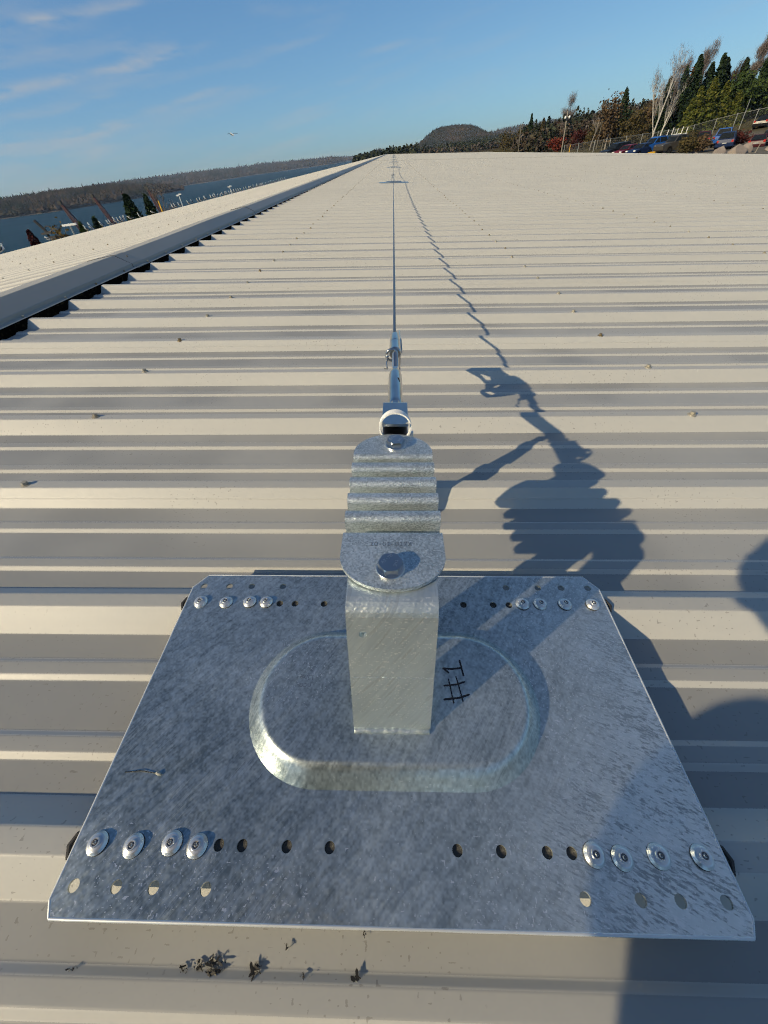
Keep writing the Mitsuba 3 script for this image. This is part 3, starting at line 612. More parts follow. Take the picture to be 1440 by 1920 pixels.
PAL = {'spruce': [(.024, .042, .020), (.036, .058, .026), (.055, .074, .032)], 'cedar': [(.080, .098, .022), (.125, .125, .028), (.058, .076, .022)], 'green': [(.042, .070, .022), (.065, .092, .028), (.032, .050, .022)],
       'olive': [(.075, .062, .026), (.10, .078, .034), (.050, .048, .022)], 'brown': [(.10, .070, .040), (.13, .090, .052), (.070, .050, .030)], 'rust': [(.14, .062, .026), (.10, .05, .025), (.17, .09, .035)],
       'red': [(.20, .035, .022), (.13, .03, .022), (.24, .06, .03)], 'maroon': [(.060, .018, .018), (.085, .026, .022), (.045, .018, .016)], 'grey': [(.20, .165, .15), (.15, .125, .11), (.25, .21, .19)], 'gold': [(.16, .11, .035), (.13, .085, .03)]}
_o = trimesh.Trimesh([(1, 0, 0), (0, 1, 0), (-1, 0, 0), (0, -1, 0), (0, 0, 1), (0, 0, -1), ], [[0, 1, 4], [1, 2, 4], [2, 3, 4], [3, 0, 4], [1, 0, 5], [2, 1, 5], [3, 2, 5], [0, 3, 5]]); OCT, OCF = np.array(_o.vertices), np.array(_o.faces); NO = len(OCT)
def blobs(pos, r, h, cols, seed, cone=None):
    """far-off crowns: small uneven bodies, pointed where cone is set"""
    g = np.random.default_rng(seed); n = len(pos)
    q = OCT[None] * (1 + g.normal(0, .16, (n, NO, 1))); a = g.uniform(0, 6.28, n)
    x = q[..., 0] * np.cos(a)[:, None] - q[..., 1] * np.sin(a)[:, None]; y = q[..., 0] * np.sin(a)[:, None] + q[..., 1] * np.cos(a)[:, None]; z = (q[..., 2] + 1) / 2
    w = np.where(cone[:, None], np.clip(1.15 - z * 1.15, .03, 1), 1.0) if cone is not None else 1.0
    v = np.stack([pos[:, None, 0] + x * r[:, None] * w, pos[:, None, 1] + y * r[:, None] * w, pos[:, None, 2] + z * h[:, None]], -1)
    f = (OCF[None] + (np.arange(n) * NO)[:, None, None]).reshape(-1, 3)
    c = np.repeat(cols[:, None], NO, 1) * (.9 + .2 * g.uniform(size=(n, 1, 1)))
    return trimesh.Trimesh(v.reshape(-1, 3), f, process=False), c.reshape(-1, 3)
def leaves(P, size, pal, g, droop=0.0, bias=None):
    n = len(P); t = g.uniform(0, 6.28, n); u_ = np.stack([np.cos(t), np.sin(t), g.normal(0, .5, n) - droop], -1); u_ /= np.linalg.norm(u_, axis=1, keepdims=True)
    w_ = np.cross(u_, g.normal(size=(n, 3))); w_ /= np.linalg.norm(w_, axis=1, keepdims=True); s = size * g.uniform(.6, 1.4, (n, 1))
    v = np.stack([P - u_ * s * .6 - w_ * s * .3, P + u_ * s * .1 + w_ * s * .45, P + u_ * s * .8, P + u_ * s * .05 - w_ * s * .5], 1)
    f = np.arange(n)[:, None] * 4 + np.array([[0, 1, 2, 0, 2, 3]]); pa = np.array(PAL[pal]); idx = g.integers(0, len(pa), n) if bias is None else np.clip((bias * len(pa)).astype(int), 0, len(pa) - 1)
    c = pa[idx] * g.uniform(.75, 1.25, (n, 1))
    return trimesh.Trimesh(v.reshape(-1, 3), f.reshape(-1, 3), process=False), np.repeat(c, 4, 0)
def wood(name, label, n, az, rr, size, mixw, seed, keep=None, nl=0, pal=('spruce', 'brown', 'olive', 'rust', 'grey')):
    g = np.random.default_rng(seed); az_ = np.radians(g.uniform(az[0], az[1], n)); r_ = np.exp(g.uniform(math.log(rr[0]), math.log(rr[1]), n))
    X, Y = r_ * np.sin(az_), r_ * np.cos(az_); Z = land(X, Y); ok = Z > -18.4
    if keep is not None: ok &= keep(X, Y, Z)
    X, Y, Z = X[ok], Y[ok], Z[ok]; n = len(X); patch = meshkit.fbm(np.stack([X / 90, Y / 90, 0 * X], -1), 3, seed)
    kind = g.choice(len(pal), n, p=mixw); sw = (patch > .56); kind = np.where(sw & (g.uniform(size=n) < .7), 0, kind); kind = np.where((patch < .42) & (kind == 0), 1, kind)
    cols = np.array([PAL[pal[k]][g.integers(0, len(PAL[pal[k]]))] for k in kind]); gy_ = cols.mean(1, keepdims=True); cols = (.5 * cols + .5 * gy_ * np.array([1.06, .98, .92])) * np.minimum(1, .075 / np.maximum(gy_, .01)) ** .5; cone = (kind == 0) & (g.uniform(size=n) < .8)
    tone = meshkit.fbm(np.stack([X / 60, Y / 120, 0 * X + 3], -1), 4, seed + 5)[:, None]; tone = np.array([.030, .034, .019]) * (1 - np.clip((tone - .35) * 4, 0, 1)) + np.array([.086, .057, .033]) * np.clip((tone - .35) * 4, 0, 1); cols = cols if nl else .4 * cols + .6 * tone
    s = size * g.uniform(.65, 1.35, n); h = np.where(cone, s * 1.9, s * 1.30) * g.uniform(.8, 1.2, n)
    if nl:
        t = g.uniform(0, 1, (n, nl)); a = g.uniform(0, 6.28, (n, nl)); w = np.where(cone[:, None], .45 * (1 - t) ** .8 + .04, .62 * np.sqrt(np.clip(1 - (2 * t - 1) ** 2, .05, 1))) * s[:, None] * np.sqrt(g.uniform(.1, 1.2, (n, nl)))
        P = np.stack([X[:, None] + w * np.cos(a), Y[:, None] + w * np.sin(a), Z[:, None] + t * h[:, None]], -1).reshape(-1, 3); PAL['_'] = [(1, 1, 1)]; m, c = leaves(P, size * (.55 if nl < 20 else .26), '_', g, .2)
        obj(name, m, 'leafy', None, color=c * np.repeat(cols, nl * 4, 0), kind='stuff', label=label, cat='woods'); return
    m, c = blobs(np.stack([X, Y, Z - .5], -1), s * np.where(cone, .45, .62), h, cols, seed + 1, cone)
    ctr = np.repeat(np.asarray(m.vertices).reshape(n, NO, 3).mean(1), NO, 0); nn = (np.asarray(m.vertices) - ctr) / np.repeat(s[:, None], NO, 0); nn = nn * .55 + [0, 0, .75]; nn /= np.linalg.norm(nn, axis=1, keepdims=True)   # canopy normals
    obj(name, {'type': 'ply', 'filename': meshkit.write_ply(m, True, None, c, nn), 'face_normals': False, 'bsdf': {'type': 'ref', 'id': 'leafy'}}, None, None, kind='stuff', label=label, cat='woods')
wood('far_bank_woods', 'autumn woods on the point across the river', 26000, (-47, -20), (1000, 2000), 6.0, [.22, .36, .22, .14, .06], 21, keep=lambda X, Y, Z: shapely.contains_xy(FAR_BANK, X, Y) & ~((Z < -10.5) & (meshkit.fbm(np.stack([X / 120, Y / 120, 0 * X], -1), 2, 77) > .57)))
wood('far_bank_woods', 'hazy woods on the far hills beyond the river bend', 16000, (-32, -1.0), (2200, 5200), 10.0, [.25, .25, .2, .05, .25], 22, keep=lambda X, Y, Z: X < -60)
wood('hill_woods', 'mixed autumn woods on the steep round hill ahead', 30000, (1.0, 12), (1450, 2250), 4.6, [.38, .30, .14, .12, .06], 23)
wood('hill_woods', 'hazy woods on the ridge right of the round hill', 6000, (9, 30), (2300, 4200), 9.0, [.3, .2, .2, .05, .25], 24)
wood('valley_woods', 'dark spruce woods beyond the far gable of the roof', 2600, (-4.5, 2.5), (340, 620), 3.0, [.72, .08, .1, .04, .06], 25, keep=lambda X, Y, Z: X > -34 - .012 * Y, nl=14)
wood('valley_woods', 'mixed woods between the roof and the round hill', 13000, (2, 32), (480, 1250), 2.7, [.34, .22, .2, .08, .16], 26, nl=10)
wood('valley_woods', 'brown wooded slope behind the car park trees', 3600, (13, 40), (140, 300), 2.4, [.25, .28, .25, .08, .14], 27, keep=lambda X, Y, Z: (Y > 128) & (X > 36), nl=46)

# ------------------------------------------------------------------ trees one can tell apart
def slivers(P, pal, g, l=.55, w=.022):
    n = len(P); d = g.normal(0, .5, (n, 3)) + [0, 0, .9]; d /= np.linalg.norm(d, axis=1, keepdims=True); s = np.cross(d, g.normal(size=(n, 3))); s /= np.linalg.norm(s, axis=1, keepdims=True); l = l * g.uniform(.5, 1.4, (n, 1))
    v = np.stack([P - s * w, P + s * w, P + d * l], 1); c = np.array(PAL[pal])[g.integers(0, 3, n)] * g.uniform(.7, 1.1, (n, 1))
    return trimesh.Trimesh(v.reshape(-1, 3), np.arange(3 * n).reshape(-1, 3), process=False), np.repeat(c, 3, 0)
def tint(m, c, g): return np.array(c)[None] * g.uniform(.85, 1.15, (len(m.vertices), 1))
def twigs(root, h, g, spread, levels, n0, lean=0.0, thick=None, up=.55):
    segs, tips = [], []
    def grow(p, d, l, r, lv):
        k = 4; pts = [p]
        for _ in range(k):
            d = d + g.normal(0, .10, 3) + [0, 0, .05]; d = d / np.linalg.norm(d); p = p + d * l / k; pts.append(p)
        segs.append(tube(pts, np.linspace(r, r * .45, k + 1), 5 if lv == 0 else 3, False)); tips.append(pts[-1])
        if lv < levels:
            for _ in range(n0 if lv == 0 else max(3, n0 - 3)):
                s = g.uniform(.35 if lv == 0 else .2, 1.0); q = pts[0] + 0; i = min(int(s * k), k - 1); q = pts[i] + (pts[i + 1] - pts[i]) * (s * k - i)
                a = g.uniform(0, 6.28); e = np.array([math.cos(a) * spread, math.sin(a) * spread, up]) + d * .5; e /= np.linalg.norm(e)
                grow(q, e, l * g.uniform(.3, .52) * (1.15 - .5 * s), r * .42, lv + 1)
    d0 = np.array([lean, 0, 1.0]); d0 /= np.linalg.norm(d0)
    grow(np.array(root, float), d0, h * .8, thick or h * .016, 0)
    return cat(segs), np.array(tips)
LEAN = 0.0
def conifer(x, y, z, h, rad, pal, seed, label, dens=1.0, group=None, name='spruce_tree'):
    g = np.random.default_rng(seed); k = thing(name, label, 'tree', group); n = int(3600 * dens * max(.4, h / 9))
    tiers = max(9, int(h * 2.1)); t0 = .04 + .96 * (g.integers(0, tiers, n) + g.beta(1.2, 2.5, n)) / tiers
    rad = rad * 1.45; R_ = rad * (1 - t0) ** .85 * (.42 + .58 * (1 - ((t0 * tiers) % 1.0))) + .07; nb = 9; a = np.floor(g.uniform(0, nb, n)) * 6.283 / nb + g.normal(0, .16, n) + np.floor(t0 * tiers) * 2.4
    R_ = R_ * (.45 + .90 * meshkit.noise(np.stack([np.cos(a) * 1.5 + seed, np.sin(a) * 1.5, t0 * 7], -1), 3)); s = g.beta(2.2, 1.0, n); r = R_ * s
    P = np.stack([x + r * np.cos(a), y + r * np.sin(a), z + .06 * h + t0 * h * .94 - s * R_ * .25 + .1 * g.normal(size=n)], -1)
    P[:, 2] = np.maximum(P[:, 2], z + .1); P[:, 0] -= LEAN * (P[:, 2] - z); m, c = leaves(P, .30 * max(.7, rad / 3.2), pal, g, .25, g.beta(1.5, 2.2, n)); obj('crown', m, 'leafy', k, color=c)
    tr = tube([(x, y, z - .3), (x - LEAN * h * .5, y, z + h * .5), (x - LEAN * h * .985, y, z + h * .985)], [h * .016, h * .009, .02], 6); obj('trunk', tr, 'leafy', k, color=tint(tr, (.06, .045, .035), g)); return k
def round_tree(x, y, z, h, rad, pal, seed, label, n=2200, name='deciduous_tree', ls=.30, gap=.45, low=.12, bark=(.12, .10, .085), sparse=False):
    g = np.random.default_rng(seed); k = thing(name, label, 'bush' if 'bush' in name else 'tree'); m, tips = twigs((x, y, z - .2), h, g, .9, 2 if sparse else 1, 7, g.normal(0, .04)); obj('trunk', m, 'leafy', k, color=tint(m, bark, g))
    nc = 26; cc = g.normal(size=(nc, 3)); cc /= np.linalg.norm(cc, axis=1, keepdims=True); cc *= g.uniform(.3, 1, (nc, 1)) ** .6
    cen = np.array([x, y, z + h * (low + (1 - low) * .5)]) + cc * [rad * .8, rad * .8, h * (1 - low) * .42]; w = g.integers(0, nc, n); P = cen[w] + g.normal(0, 1, (n, 3)) * [rad * .24, rad * .24, h * .085]
    P[:, 2] = np.maximum(P[:, 2], z + .1); m, c = leaves(P, ls, pal, g, .1, np.clip(g.beta(2, 2, n) * .6 + (w % 3) / 3 * .5, 0, .99)); obj('crown', m, 'leafy', k, color=c); return k
def bare_tree(x, y, z, h, seed, label, lean=0.0, bark=(.20, .17, .155), spread=.75, pal='grey', n=700, name='bare_tree', up=.8, thick=None):
    g = np.random.default_rng(seed); lean -= LEAN * .8; k = thing(name, label, 'tree'); m, tips = twigs((x, y, z - .2), h * 1.1, g, spread, 3, 9, lean, thick, up); c = tint(m, bark, g)
    obj('trunk', m, 'leafy', k, color=c)
    i = g.integers(0, len(tips), n); P = tips[i] + g.normal(0, .30, (n, 3)); m, c = slivers(P, pal, g); obj('crown', m, 'leafy', k, color=c); return k
def gz(x): return float(ground_right(np.array(x)))
C, B, D = conifer, bare_tree, round_tree
C(43.0, 170, -3.6, 8.4, 1.7, 'spruce', 101, 'tall narrow lone spruce standing beside the left utility pole')
C(44.0, 160, -3.6, 6.8, 1.8, 'olive', 102, 'rusty green pointed conifer right of the lone narrow spruce', 1.2, name='conifer')
B(44.0, 140, -3.6, 9.0, 103, 'bare mauve grey spreading tree behind the twin lamp pole', 0, (.15, .115, .11), .95, 'grey', 3000)
D(39.0, 128, -3.6, 2.9, 2.0, 'red', 104, 'low bright red bush at the foot of the twin lamp pole', 700, 'red_bush', .24)
D(42.3, 123, -3.6, 3.9, 1.9, 'maroon', 105, 'dark wine red bush right of the twin lamp pole', 1100, 'maroon_bush', .24, low=.02)
D(38.6, 150, -3.6, 3.6, 2.2, 'rust', 106, 'orange brown bush in front of the lone narrow spruce', 900, 'rust_bush', .26, low=.02)
LEAN = .06
B(42.7, 116, -3.6, 6.8, 107, 'thin pale bare birch left of the tall leaning pole', .03, (.26, .24, .22), .55, 'grey', 120, name='birch_tree')
D(43.5, 110, -3.6, 7.9, 2.3, 'brown', 108, 'olive brown tree with a forked pale trunk left of the birches', 1500, low=.30, bark=(.30, .27, .24), sparse=True)
C(50.0, 120, -3.5, 8.8, 2.1, 'spruce', 109, 'dark spruce between the olive brown tree and the birches')
D(47.6, 108, -3.5, 5.4, 2.6, 'olive', 110, 'wide olive bush in front of the birches', 2000, 'olive_bush', .28, low=.02)
D(44.6, 118, -3.6, 4.2, 2.4, 'olive', 111, 'olive thicket beside the thin pale birch', 1300, 'olive_bush', .28, low=.02)
D(42.5, 175, -3.6, 6.2, 2.6, 'olive', 112, 'olive tree between the left utility pole and the lone spruce', 1200, low=.05)
D(41.0, 195, -3.6, 5.4, 3.4, 'olive', 113, 'broad olive tree left of the left utility pole', 1200, low=.05)
C(44.5, 150, -3.6, 4.5, 1.6, 'spruce', 114, 'small dark spruce below the bare mauve tree')
B(50.2, 105, -3.5, 10.4, 115, 'tallest white birch, upright with a feathery bare top', -.10, (.55, .53, .49), .42, 'grey', 700, 'birch_tree', 1.1, .15)
B(51.6, 107, -3.5, 9.2, 116, 'second white birch just right of the tallest birch', -.22, (.52, .50, .46), .42, 'grey', 500, 'birch_tree', 1.1, .13)
B(51.2, 104, -3.5, 7.6, 117, 'white birch leaning right in front of the dark spruces', .10, (.58, .56, .51), .42, 'grey', 350, 'birch_tree', .9, .13)
LEAN = .13
C(55.2, 112, -2.8, 8.4, 2.3, 'spruce', 118, 'dark spruce directly right of the leaning birch')
C(57.8, 112, -2.4, 9.0, 2.2, 'spruce', 119, 'second dark spruce from the birches, with a gap of sky')
C(56.7, 106, -2.6, 10.2, 2.2, 'spruce', 120, 'tallest dark spruce in the clump above the parked cars', 1.2)
C(61.8, 108, -2.0, 9.4, 2.4, 'spruce', 121, 'dark spruce with a reddish neighbour near the right edge', 1.2)
for i, (x, y, h) in enumerate([(53.6, 109, 7.2), (59.6, 107, 9.0), (63.8, 110, 9.2), (66.6, 109, 8.6), (69.8, 108, 8.2), (48.4, 116, 6.8), (61.0, 115, 9.6)]):
    C(x, y, gz(x) - .4, h, 2.5, 'spruce', 170 + i, ['short dark spruce just behind the leaning white birch', 'dark spruce between the second and the third spire of the evergreen wall', 'dark spruce whose top meets the pale bare tree near the right edge', 'dark spruce behind the full green tree near the right edge', 'dark spruce nearest the right edge, under the feathery bare tree', 'low dark spruce left of the birches, behind the wide olive bush', 'tall dark spruce at the back of the evergreen wall, behind the grey bare tree'][i], 1.1, 'wall of dark spruces')
B(60.0, 118, -2.2, 9.2, 122, 'grey bare tree behind the two dark spruces', 0, (.15, .13, .12), .7, 'grey', 3500)
D(59.0, 114, -2.3, 8.4, 1.5, 'rust', 123, 'reddish brown leafy tree between the tallest spruces', 900, low=.35)
B(65.0, 118, -1.9, 9.8, 124, 'pale bare tree showing between the tallest spruces', 0, (.16, .14, .13), .6, 'grey', 3500)
B(66.3, 112, -1.8, 8.6, 125, 'grey brown bare tree left of the feathery tree at the edge', 0, (.15, .12, .11), .7, 'brown', 3500)
B(68.8, 112, -1.6, 10.6, 126, 'tall narrow feathery bare tree at the right edge', .05, (.17, .15, .145), .38, 'grey', 6000, 'poplar_tree', 1.5)
B(71.6, 112, -1.4, 8.0, 127, 'bare tree cut by the right edge of the picture', 0, (.17, .15, .14), .6, 'grey', 900)
for i, (x, y, h, r) in enumerate([(52.7, 98, 5.0, 1.9), (54.3, 99, 6.2, 2.0), (56.2, 99, 6.8, 2.2), (58.4, 99, 5.8, 2.2), (51.9, 96, 3.5, 1.5), (60.2, 98, 4.4, 1.9)]):
    C(x, y, gz(x), h, r, 'cedar', 130 + i, ['yellow green cedar, second from the left in the bright clump', 'yellow green cedar in the middle of the bright clump, left of the tallest', 'tallest yellow green cedar of the bright clump above the cars', 'yellow green cedar right of the tallest one of the clump', 'lowest yellow green cedar at the left end of the bright clump', 'yellow green cedar at the right end of the bright clump behind the thin pole'][i], 1.5, 'yellow green cedars', 'cedar_tree')
D(62.5, 103, -2.0, 6.6, 2.6, 'green', 140, 'full green tree right of the yellow green cedars', 2600, low=.02)
D(65.2, 105, -1.7, 5.8, 2.6, 'green', 141, 'green tree third from the right edge, above the upper car', 2400, low=.02)
D(68.4, 104, -1.5, 5.2, 2.6, 'green', 142, 'green tree cut by the right edge above the yellow sign', 2200, low=.02)
for i in range(9):
    x = 46 + i * 2.9; D(x, 116 + 4 * (i % 3), gz(x), 4.2 + .9 * (i % 4), 2.4, ('brown', 'olive', 'spruce')[i % 3], 150 + i, ['first', 'second', 'third', 'fourth', 'fifth', 'sixth', 'seventh', 'eighth', 'ninth'][i] + ' undergrowth shrub from the left in the dark strip behind the spruces and cedars', 1100, 'undergrowth_bush', .32, low=.02)
    labels[[q for q in labels if q.startswith('undergrowth_bush')][-1]]['group'] = 'undergrowth behind the spruces'
D(38.5, 70, -3.6, 2.15, 1.15, 'olive', 160, 'brown and olive bush hiding the cars, left half', 1300, 'roadside_bush', .17, low=.02)
D(40.0, 69.6, -3.6, 1.75, 1.05, 'brown', 161, 'brown bush beside the big pointed boulder', 1000, 'roadside_bush', .17, low=.02)
D(45.3, 71, -3.6, 1.75, 1.25, 'maroon', 162, 'dark red brown bush above the second boulder', 1300, 'red_bush', .16, low=.02)

# ------------------------------------------------------------------ car park: vehicles, boulders, fence, poles
for nm, c in (('navy', (.010, .022, .070)), ('blue', (.012, .085, .32)), ('black', (.010, .011, .013)), ('red', (.13, .010, .014)), ('grey', (.055, .050, .042)), ('wine', (.055, .010, .014)), ('teal', (.02, .05, .07))):
    scene['car_' + nm] = two({'type': 'principled', 'base_color': rgb(*c), 'roughness': .34, 'specular': .4, 'clearcoat': .25, 'clearcoat_gloss': .9})
scene['car_glass'] = two({'type': 'principled', 'base_color': rgb(.012, .016, .02), 'roughness': .40, 'specular': .06})
scene['tyre'] = two({'type': 'diffuse', 'reflectance': rgb(.018, .018, .018)})
scene['tail'] = two({'type': 'principled', 'base_color': rgb(.45, .03, .025), 'roughness': .2})
scene['lamp_glass'] = two({'type': 'principled', 'base_color': rgb(.75, .75, .72), 'roughness': .2})
KIND = {'suv': (4.7, 1.9, [(-2.3, .38), (-1.9, .30), (1.9, .30), (2.32, .42), (2.36, .78), (2.18, .98), (1.05, 1.10), (-2.28, 1.10), (-2.36, .75)], [(1.12, 1.08), (.42, 1.66), (.1, 1.72), (-1.75, 1.72), (-2.22, 1.08)]),
        'sedan': (4.6, 1.8, [(-2.25, .36), (-1.9, .26), (1.9, .26), (2.27, .36), (2.30, .66), (2.0, .84), (.95, .95), (-1.5, .97), (-2.2, .93), (-2.3, .62)], [(1.05, .93), (.28, 1.40), (-.75, 1.43), (-1.75, .95)]),
        'pickup': (5.7, 2.0, [(-2.85, .52), (-2.4, .42), (2.4, .42), (2.82, .55), (2.86, 1.0), (2.7, 1.16), (1.25, 1.24), (-2.8, 1.24), (-2.86, .9)], [(1.3, 1.22), (.72, 1.86), (.4, 1.92), (-.75, 1.92), (-1.05, 1.22)])}
def taper(poly, y0, y1, zb, zt, k, W):
    m = trimesh.creation.extrude_polygon(poly, 1.0, engine='earcut'); v = m.vertices.copy(); z = v[:, 1]; s = 1 - k * np.clip((z - zb) / (zt - zb), -.3, 1.2)
    w = y0 + (y1 - y0) * v[:, 2]; m.vertices = np.stack([v[:, 0], w * s, z], 1); return m
def car(kind, colr, x, y, z, yaw, label, group='cars in the car park'):
    L, W, lo, cab = KIND[kind]; name = {'suv': 'parked_suv', 'sedan': 'parked_car', 'pickup': 'parked_pickup'}[kind]; k = thing(name, label, {'suv': 'suv', 'sedan': 'car', 'pickup': 'pickup truck'}[kind], group); M = mv(x, y, z, yaw); h = W / 2
    wr = .40 if kind == 'pickup' else .34; wx = (-L * .30, L * .305); body = Polygon(lo).buffer(-.06).buffer(.06)
    for q in wx: body = body.difference(Point(q, wr).buffer(wr * 1.17, 12))
    b = taper(body, -h, h, .5, 1.2, .06, W); cp = Polygon(cab).buffer(-.07).buffer(.07); zb, zt = cab[0][1], max(q[1] for q in cab); ck = .24; cw = h * .93
    parts = [b, taper(cp, -cw, cw, zb, zt, ck, W)]
    obj('body', cat(parts), 'car_' + colr, k, smooth=28, to_world=M)
    win = cp.buffer(-.085).intersection(box(-9, zb + .05, 9, 9)); pil = box(-.10, 0, -.02, 9); mid = (cab[0][0] + cab[-1][0]) / 2
    for s in (-1, 1):
        for pc in getattr(win.difference(affinity.translate(pil, mid + .25, 0)), 'geoms', [win]): obj('window', taper(pc, s * (cw - .01), s * (cw + .012), zb, zt, ck, W), 'car_glass', k, to_world=M)
    for a, bq in ((cab[0], cab[1]), (cab[-1], cab[-2])):
        a, bq = np.array(a, float), np.array(bq, float); p0, p1 = a + (bq - a) * .12, a + (bq - a) * .90; nn = np.array([(bq - a)[1], -(bq - a)[0]]); nn = nn / np.linalg.norm(nn) * (.012 if a[0] > 0 else -.012) * (1 if nn[0] * a[0] > 0 else 1)
        if nn[1] < 0 and abs(nn[1]) > .3 * .012: nn = -nn
        w0, w1 = cw * (1 - ck * (p0[1] - zb) / (zt - zb)) * .88, cw * (1 - ck * (p1[1] - zb) / (zt - zb)) * .88; q0, q1 = p0 + nn, p1 + nn
        V = [(p0[0], -w0, p0[1]), (p0[0], w0, p0[1]), (p1[0], w1, p1[1]), (p1[0], -w1, p1[1]), (q0[0], -w0, q0[1]), (q0[0], w0, q0[1]), (q1[0], w1, q1[1]), (q1[0], -w1, q1[1])]
        obj('windscreen' if a[0] > 0 else 'rear_window', trimesh.Trimesh(V, [[0, 1, 2], [0, 2, 3], [4, 6, 5], [4, 7, 6], [0, 4, 5], [0, 5, 1], [1, 5, 6], [1, 6, 2], [2, 6, 7], [2, 7, 3], [3, 7, 4], [3, 4, 0]], process=False), 'car_glass', k, to_world=M)
    for q in wx:
        for s in (-1, 1):
            w = trimesh.creation.cylinder(wr, .24, sections=20, transform=np.array([[1, 0, 0, q], [0, 0, 1, s * (h - .13)], [0, 1, 0, wr], [0, 0, 0, 1.0]])); wk = obj('wheel', w, 'tyre', k, smooth=30, to_world=M)
            r_ = trimesh.creation.cylinder(wr * .62, .03, sections=14, transform=np.array([[1, 0, 0, q], [0, 0, 1, s * h * 1.0], [0, 1, 0, wr], [0, 0, 0, 1.0]])); obj('rim', r_, 'steel', wk, to_world=M)
    zl_ = .78 if kind != 'pickup' else .98
    for s in (-1, 1):
        obj('headlight', bx(L / 2 - .16, L / 2 - .02, s * h * .72 - .16, s * h * .72 + .16, zl_ - .08, zl_ + .06), 'lamp_glass', k, to_world=M)
        obj('taillight', bx(-L / 2 - .015, -L / 2 + .14, s * h * .82 - .11, s * h * .82 + .11, zl_ + .0, zl_ + .20), 'tail', k, to_world=M)
    obj('number_plate', bx(-L / 2 - .03, -L / 2 + .02, -.24, .24, zl_ - .12, zl_ - .01), 'zinc', k, to_world=M)
    if kind == 'pickup': obj('cargo_bed', bx(-2.70, -1.10, -h * .82, h * .82, 1.22, 1.245), 'tyre', k, to_world=M)
car('suv', 'black', 34.2, 82.0, -3.62, 3.5, 'black car at the far left end of the row of parked cars')
car('sedan', 'red', 35.0, 79.6, -3.62, 3.6, 'dark red car between the black one and the navy one')
car('sedan', 'navy', 36.2, 77.8, -3.62, 3.6, 'navy blue car in front of the bright blue pickup')
car('pickup', 'blue', 38.6, 78.6, -3.62, 3.35, 'bright blue pickup truck, nose to the left')
car('pickup', 'grey', 39.9, 75.6, -3.62, 3.35, 'muddy grey brown pickup in front of the bright blue pickup')
car('suv', 'black', 41.0, 74.6, -3.62, 1.15, 'black car with red tail lamp half hidden by the brown bush')
car('suv', 'teal', 41.8, 82.5, -3.6, 3.35, 'dark car roof showing behind the blue pickup')
car('suv', 'wine', 46.4, 81.0, -3.58, 1.0, 'red car with a tall red tail lamp above the brown bush')
car('pickup', 'blue', 46.3, 76.2, -3.58, .95, 'blue pickup truck right of the red car, behind the navy one')
car('suv', 'navy', 43.3, 70.2, -3.60, .95, 'navy car behind the big pointed boulder')
car('sedan', 'wine', 45.8, 67.8, -3.85, .90, 'dark red car right of the red brown bush')
car('suv', 'black', 47.5, 68.2, -3.85, .85, 'black car at the right edge, in the lower row')
car('sedan', 'black', 57.9, 86.2, -2.55, .75, 'black car with a white number plate on the upper terrace')
def rock_col(p, n, uv): return mix((.20, .165, .145), (.36, .31, .27), fbm(p.x * 1.6, p.y * 1.6, p.z * 1.6, octaves=4))
scene['stone'] = two({'type': 'diffuse', 'reflectance': mikit.proc(rock_col)})
def boulder(x, y, z, sx, sy, sz, seed, label, pointed=0.0):
    m = trimesh.creation.icosphere(3, 1.0); v = np.array(m.vertices); g = np.random.default_rng(seed)
    for _ in range(16):
        d = g.normal(size=3); d /= np.linalg.norm(d); t = v @ d; c = g.uniform(.55, .85); v = v - np.clip(t - c, 0, None)[:, None] * d
    v *= 1 + .12 * (meshkit.fbm(v * 2.2 + seed, 4, seed)[:, None] - .5); v[:, :2] *= (1 - pointed * np.clip(v[:, 2:], 0, 1)); m = trimesh.Trimesh(v * [sx, sy, sz] + [x, y, z], m.faces, process=False)
    obj('boulder', m, 'stone', None, smooth=25, label=label, cat='boulder', group='boulders along the car park')
boulder(36.7, 60, -3.45, 1.05, .9, 1.25, 201, 'big pointed pinkish boulder left of centre in the row', .55)
boulder(38.6, 60.3, -3.50, 1.2, .9, .85, 202, 'wide low boulder right of the big pointed one')
boulder(40.0, 60.8, -3.55, .85, .8, .95, 203, 'grey blocky boulder touching the wide low one on its right')
boulder(42.5, 59.6, -3.7, 1.3, .9, .75, 204, 'rounded boulder at the right edge of the row')
boulder(35.1, 61.5, -3.55, .7, .7, .60, 205, 'small dark boulder left of the big pointed one')
boulder(36.0, 72.5, -3.60, .45, .4, .42, 206, 'small pink stone in front of the muddy pickup')
boulder(36.9, 72.0, -3.65, .40, .4, .36, 207, 'small pale stone right of the pink stone')
boulder(31.5, 88, -3.55, .65, .5, .55, 208, 'small stone on the verge left of the fence post')
scene['wood_post'] = two({'type': 'diffuse', 'reflectance': rgb(.27, .245, .20)})
scene['zinc'] = two({'type': 'principled', 'base_color': rgb(.36, .37, .35), 'roughness': .5, 'metallic': .4})
scene['yellow'] = two({'type': 'principled', 'base_color': rgb(.75, .42, .03), 'roughness': .5})
fe = thing('chain_link_fence', 'chain link fence along the back of the car park below the trees', 'fence')
FX = [(29.5, 92), (32, 92.4), (34.8, 92.8), (37.6, 93.2), (40.4, 93.6), (43.2, 94), (46, 94.4), (48.8, 94.4), (51.6, 94), (54.4, 93), (56.6, 91.5), (58.6, 89.8), (61, 88)]
POSTM = mikit.ply(tube([(0, 0, -.2), (0, 0, 2.05)], .045, 6), 'zinc', True)
for x, y in FX: obj('post', POSTM, None, fe, to_world=mv(x, y, gz(x)))
rails, mesh_ = [], []
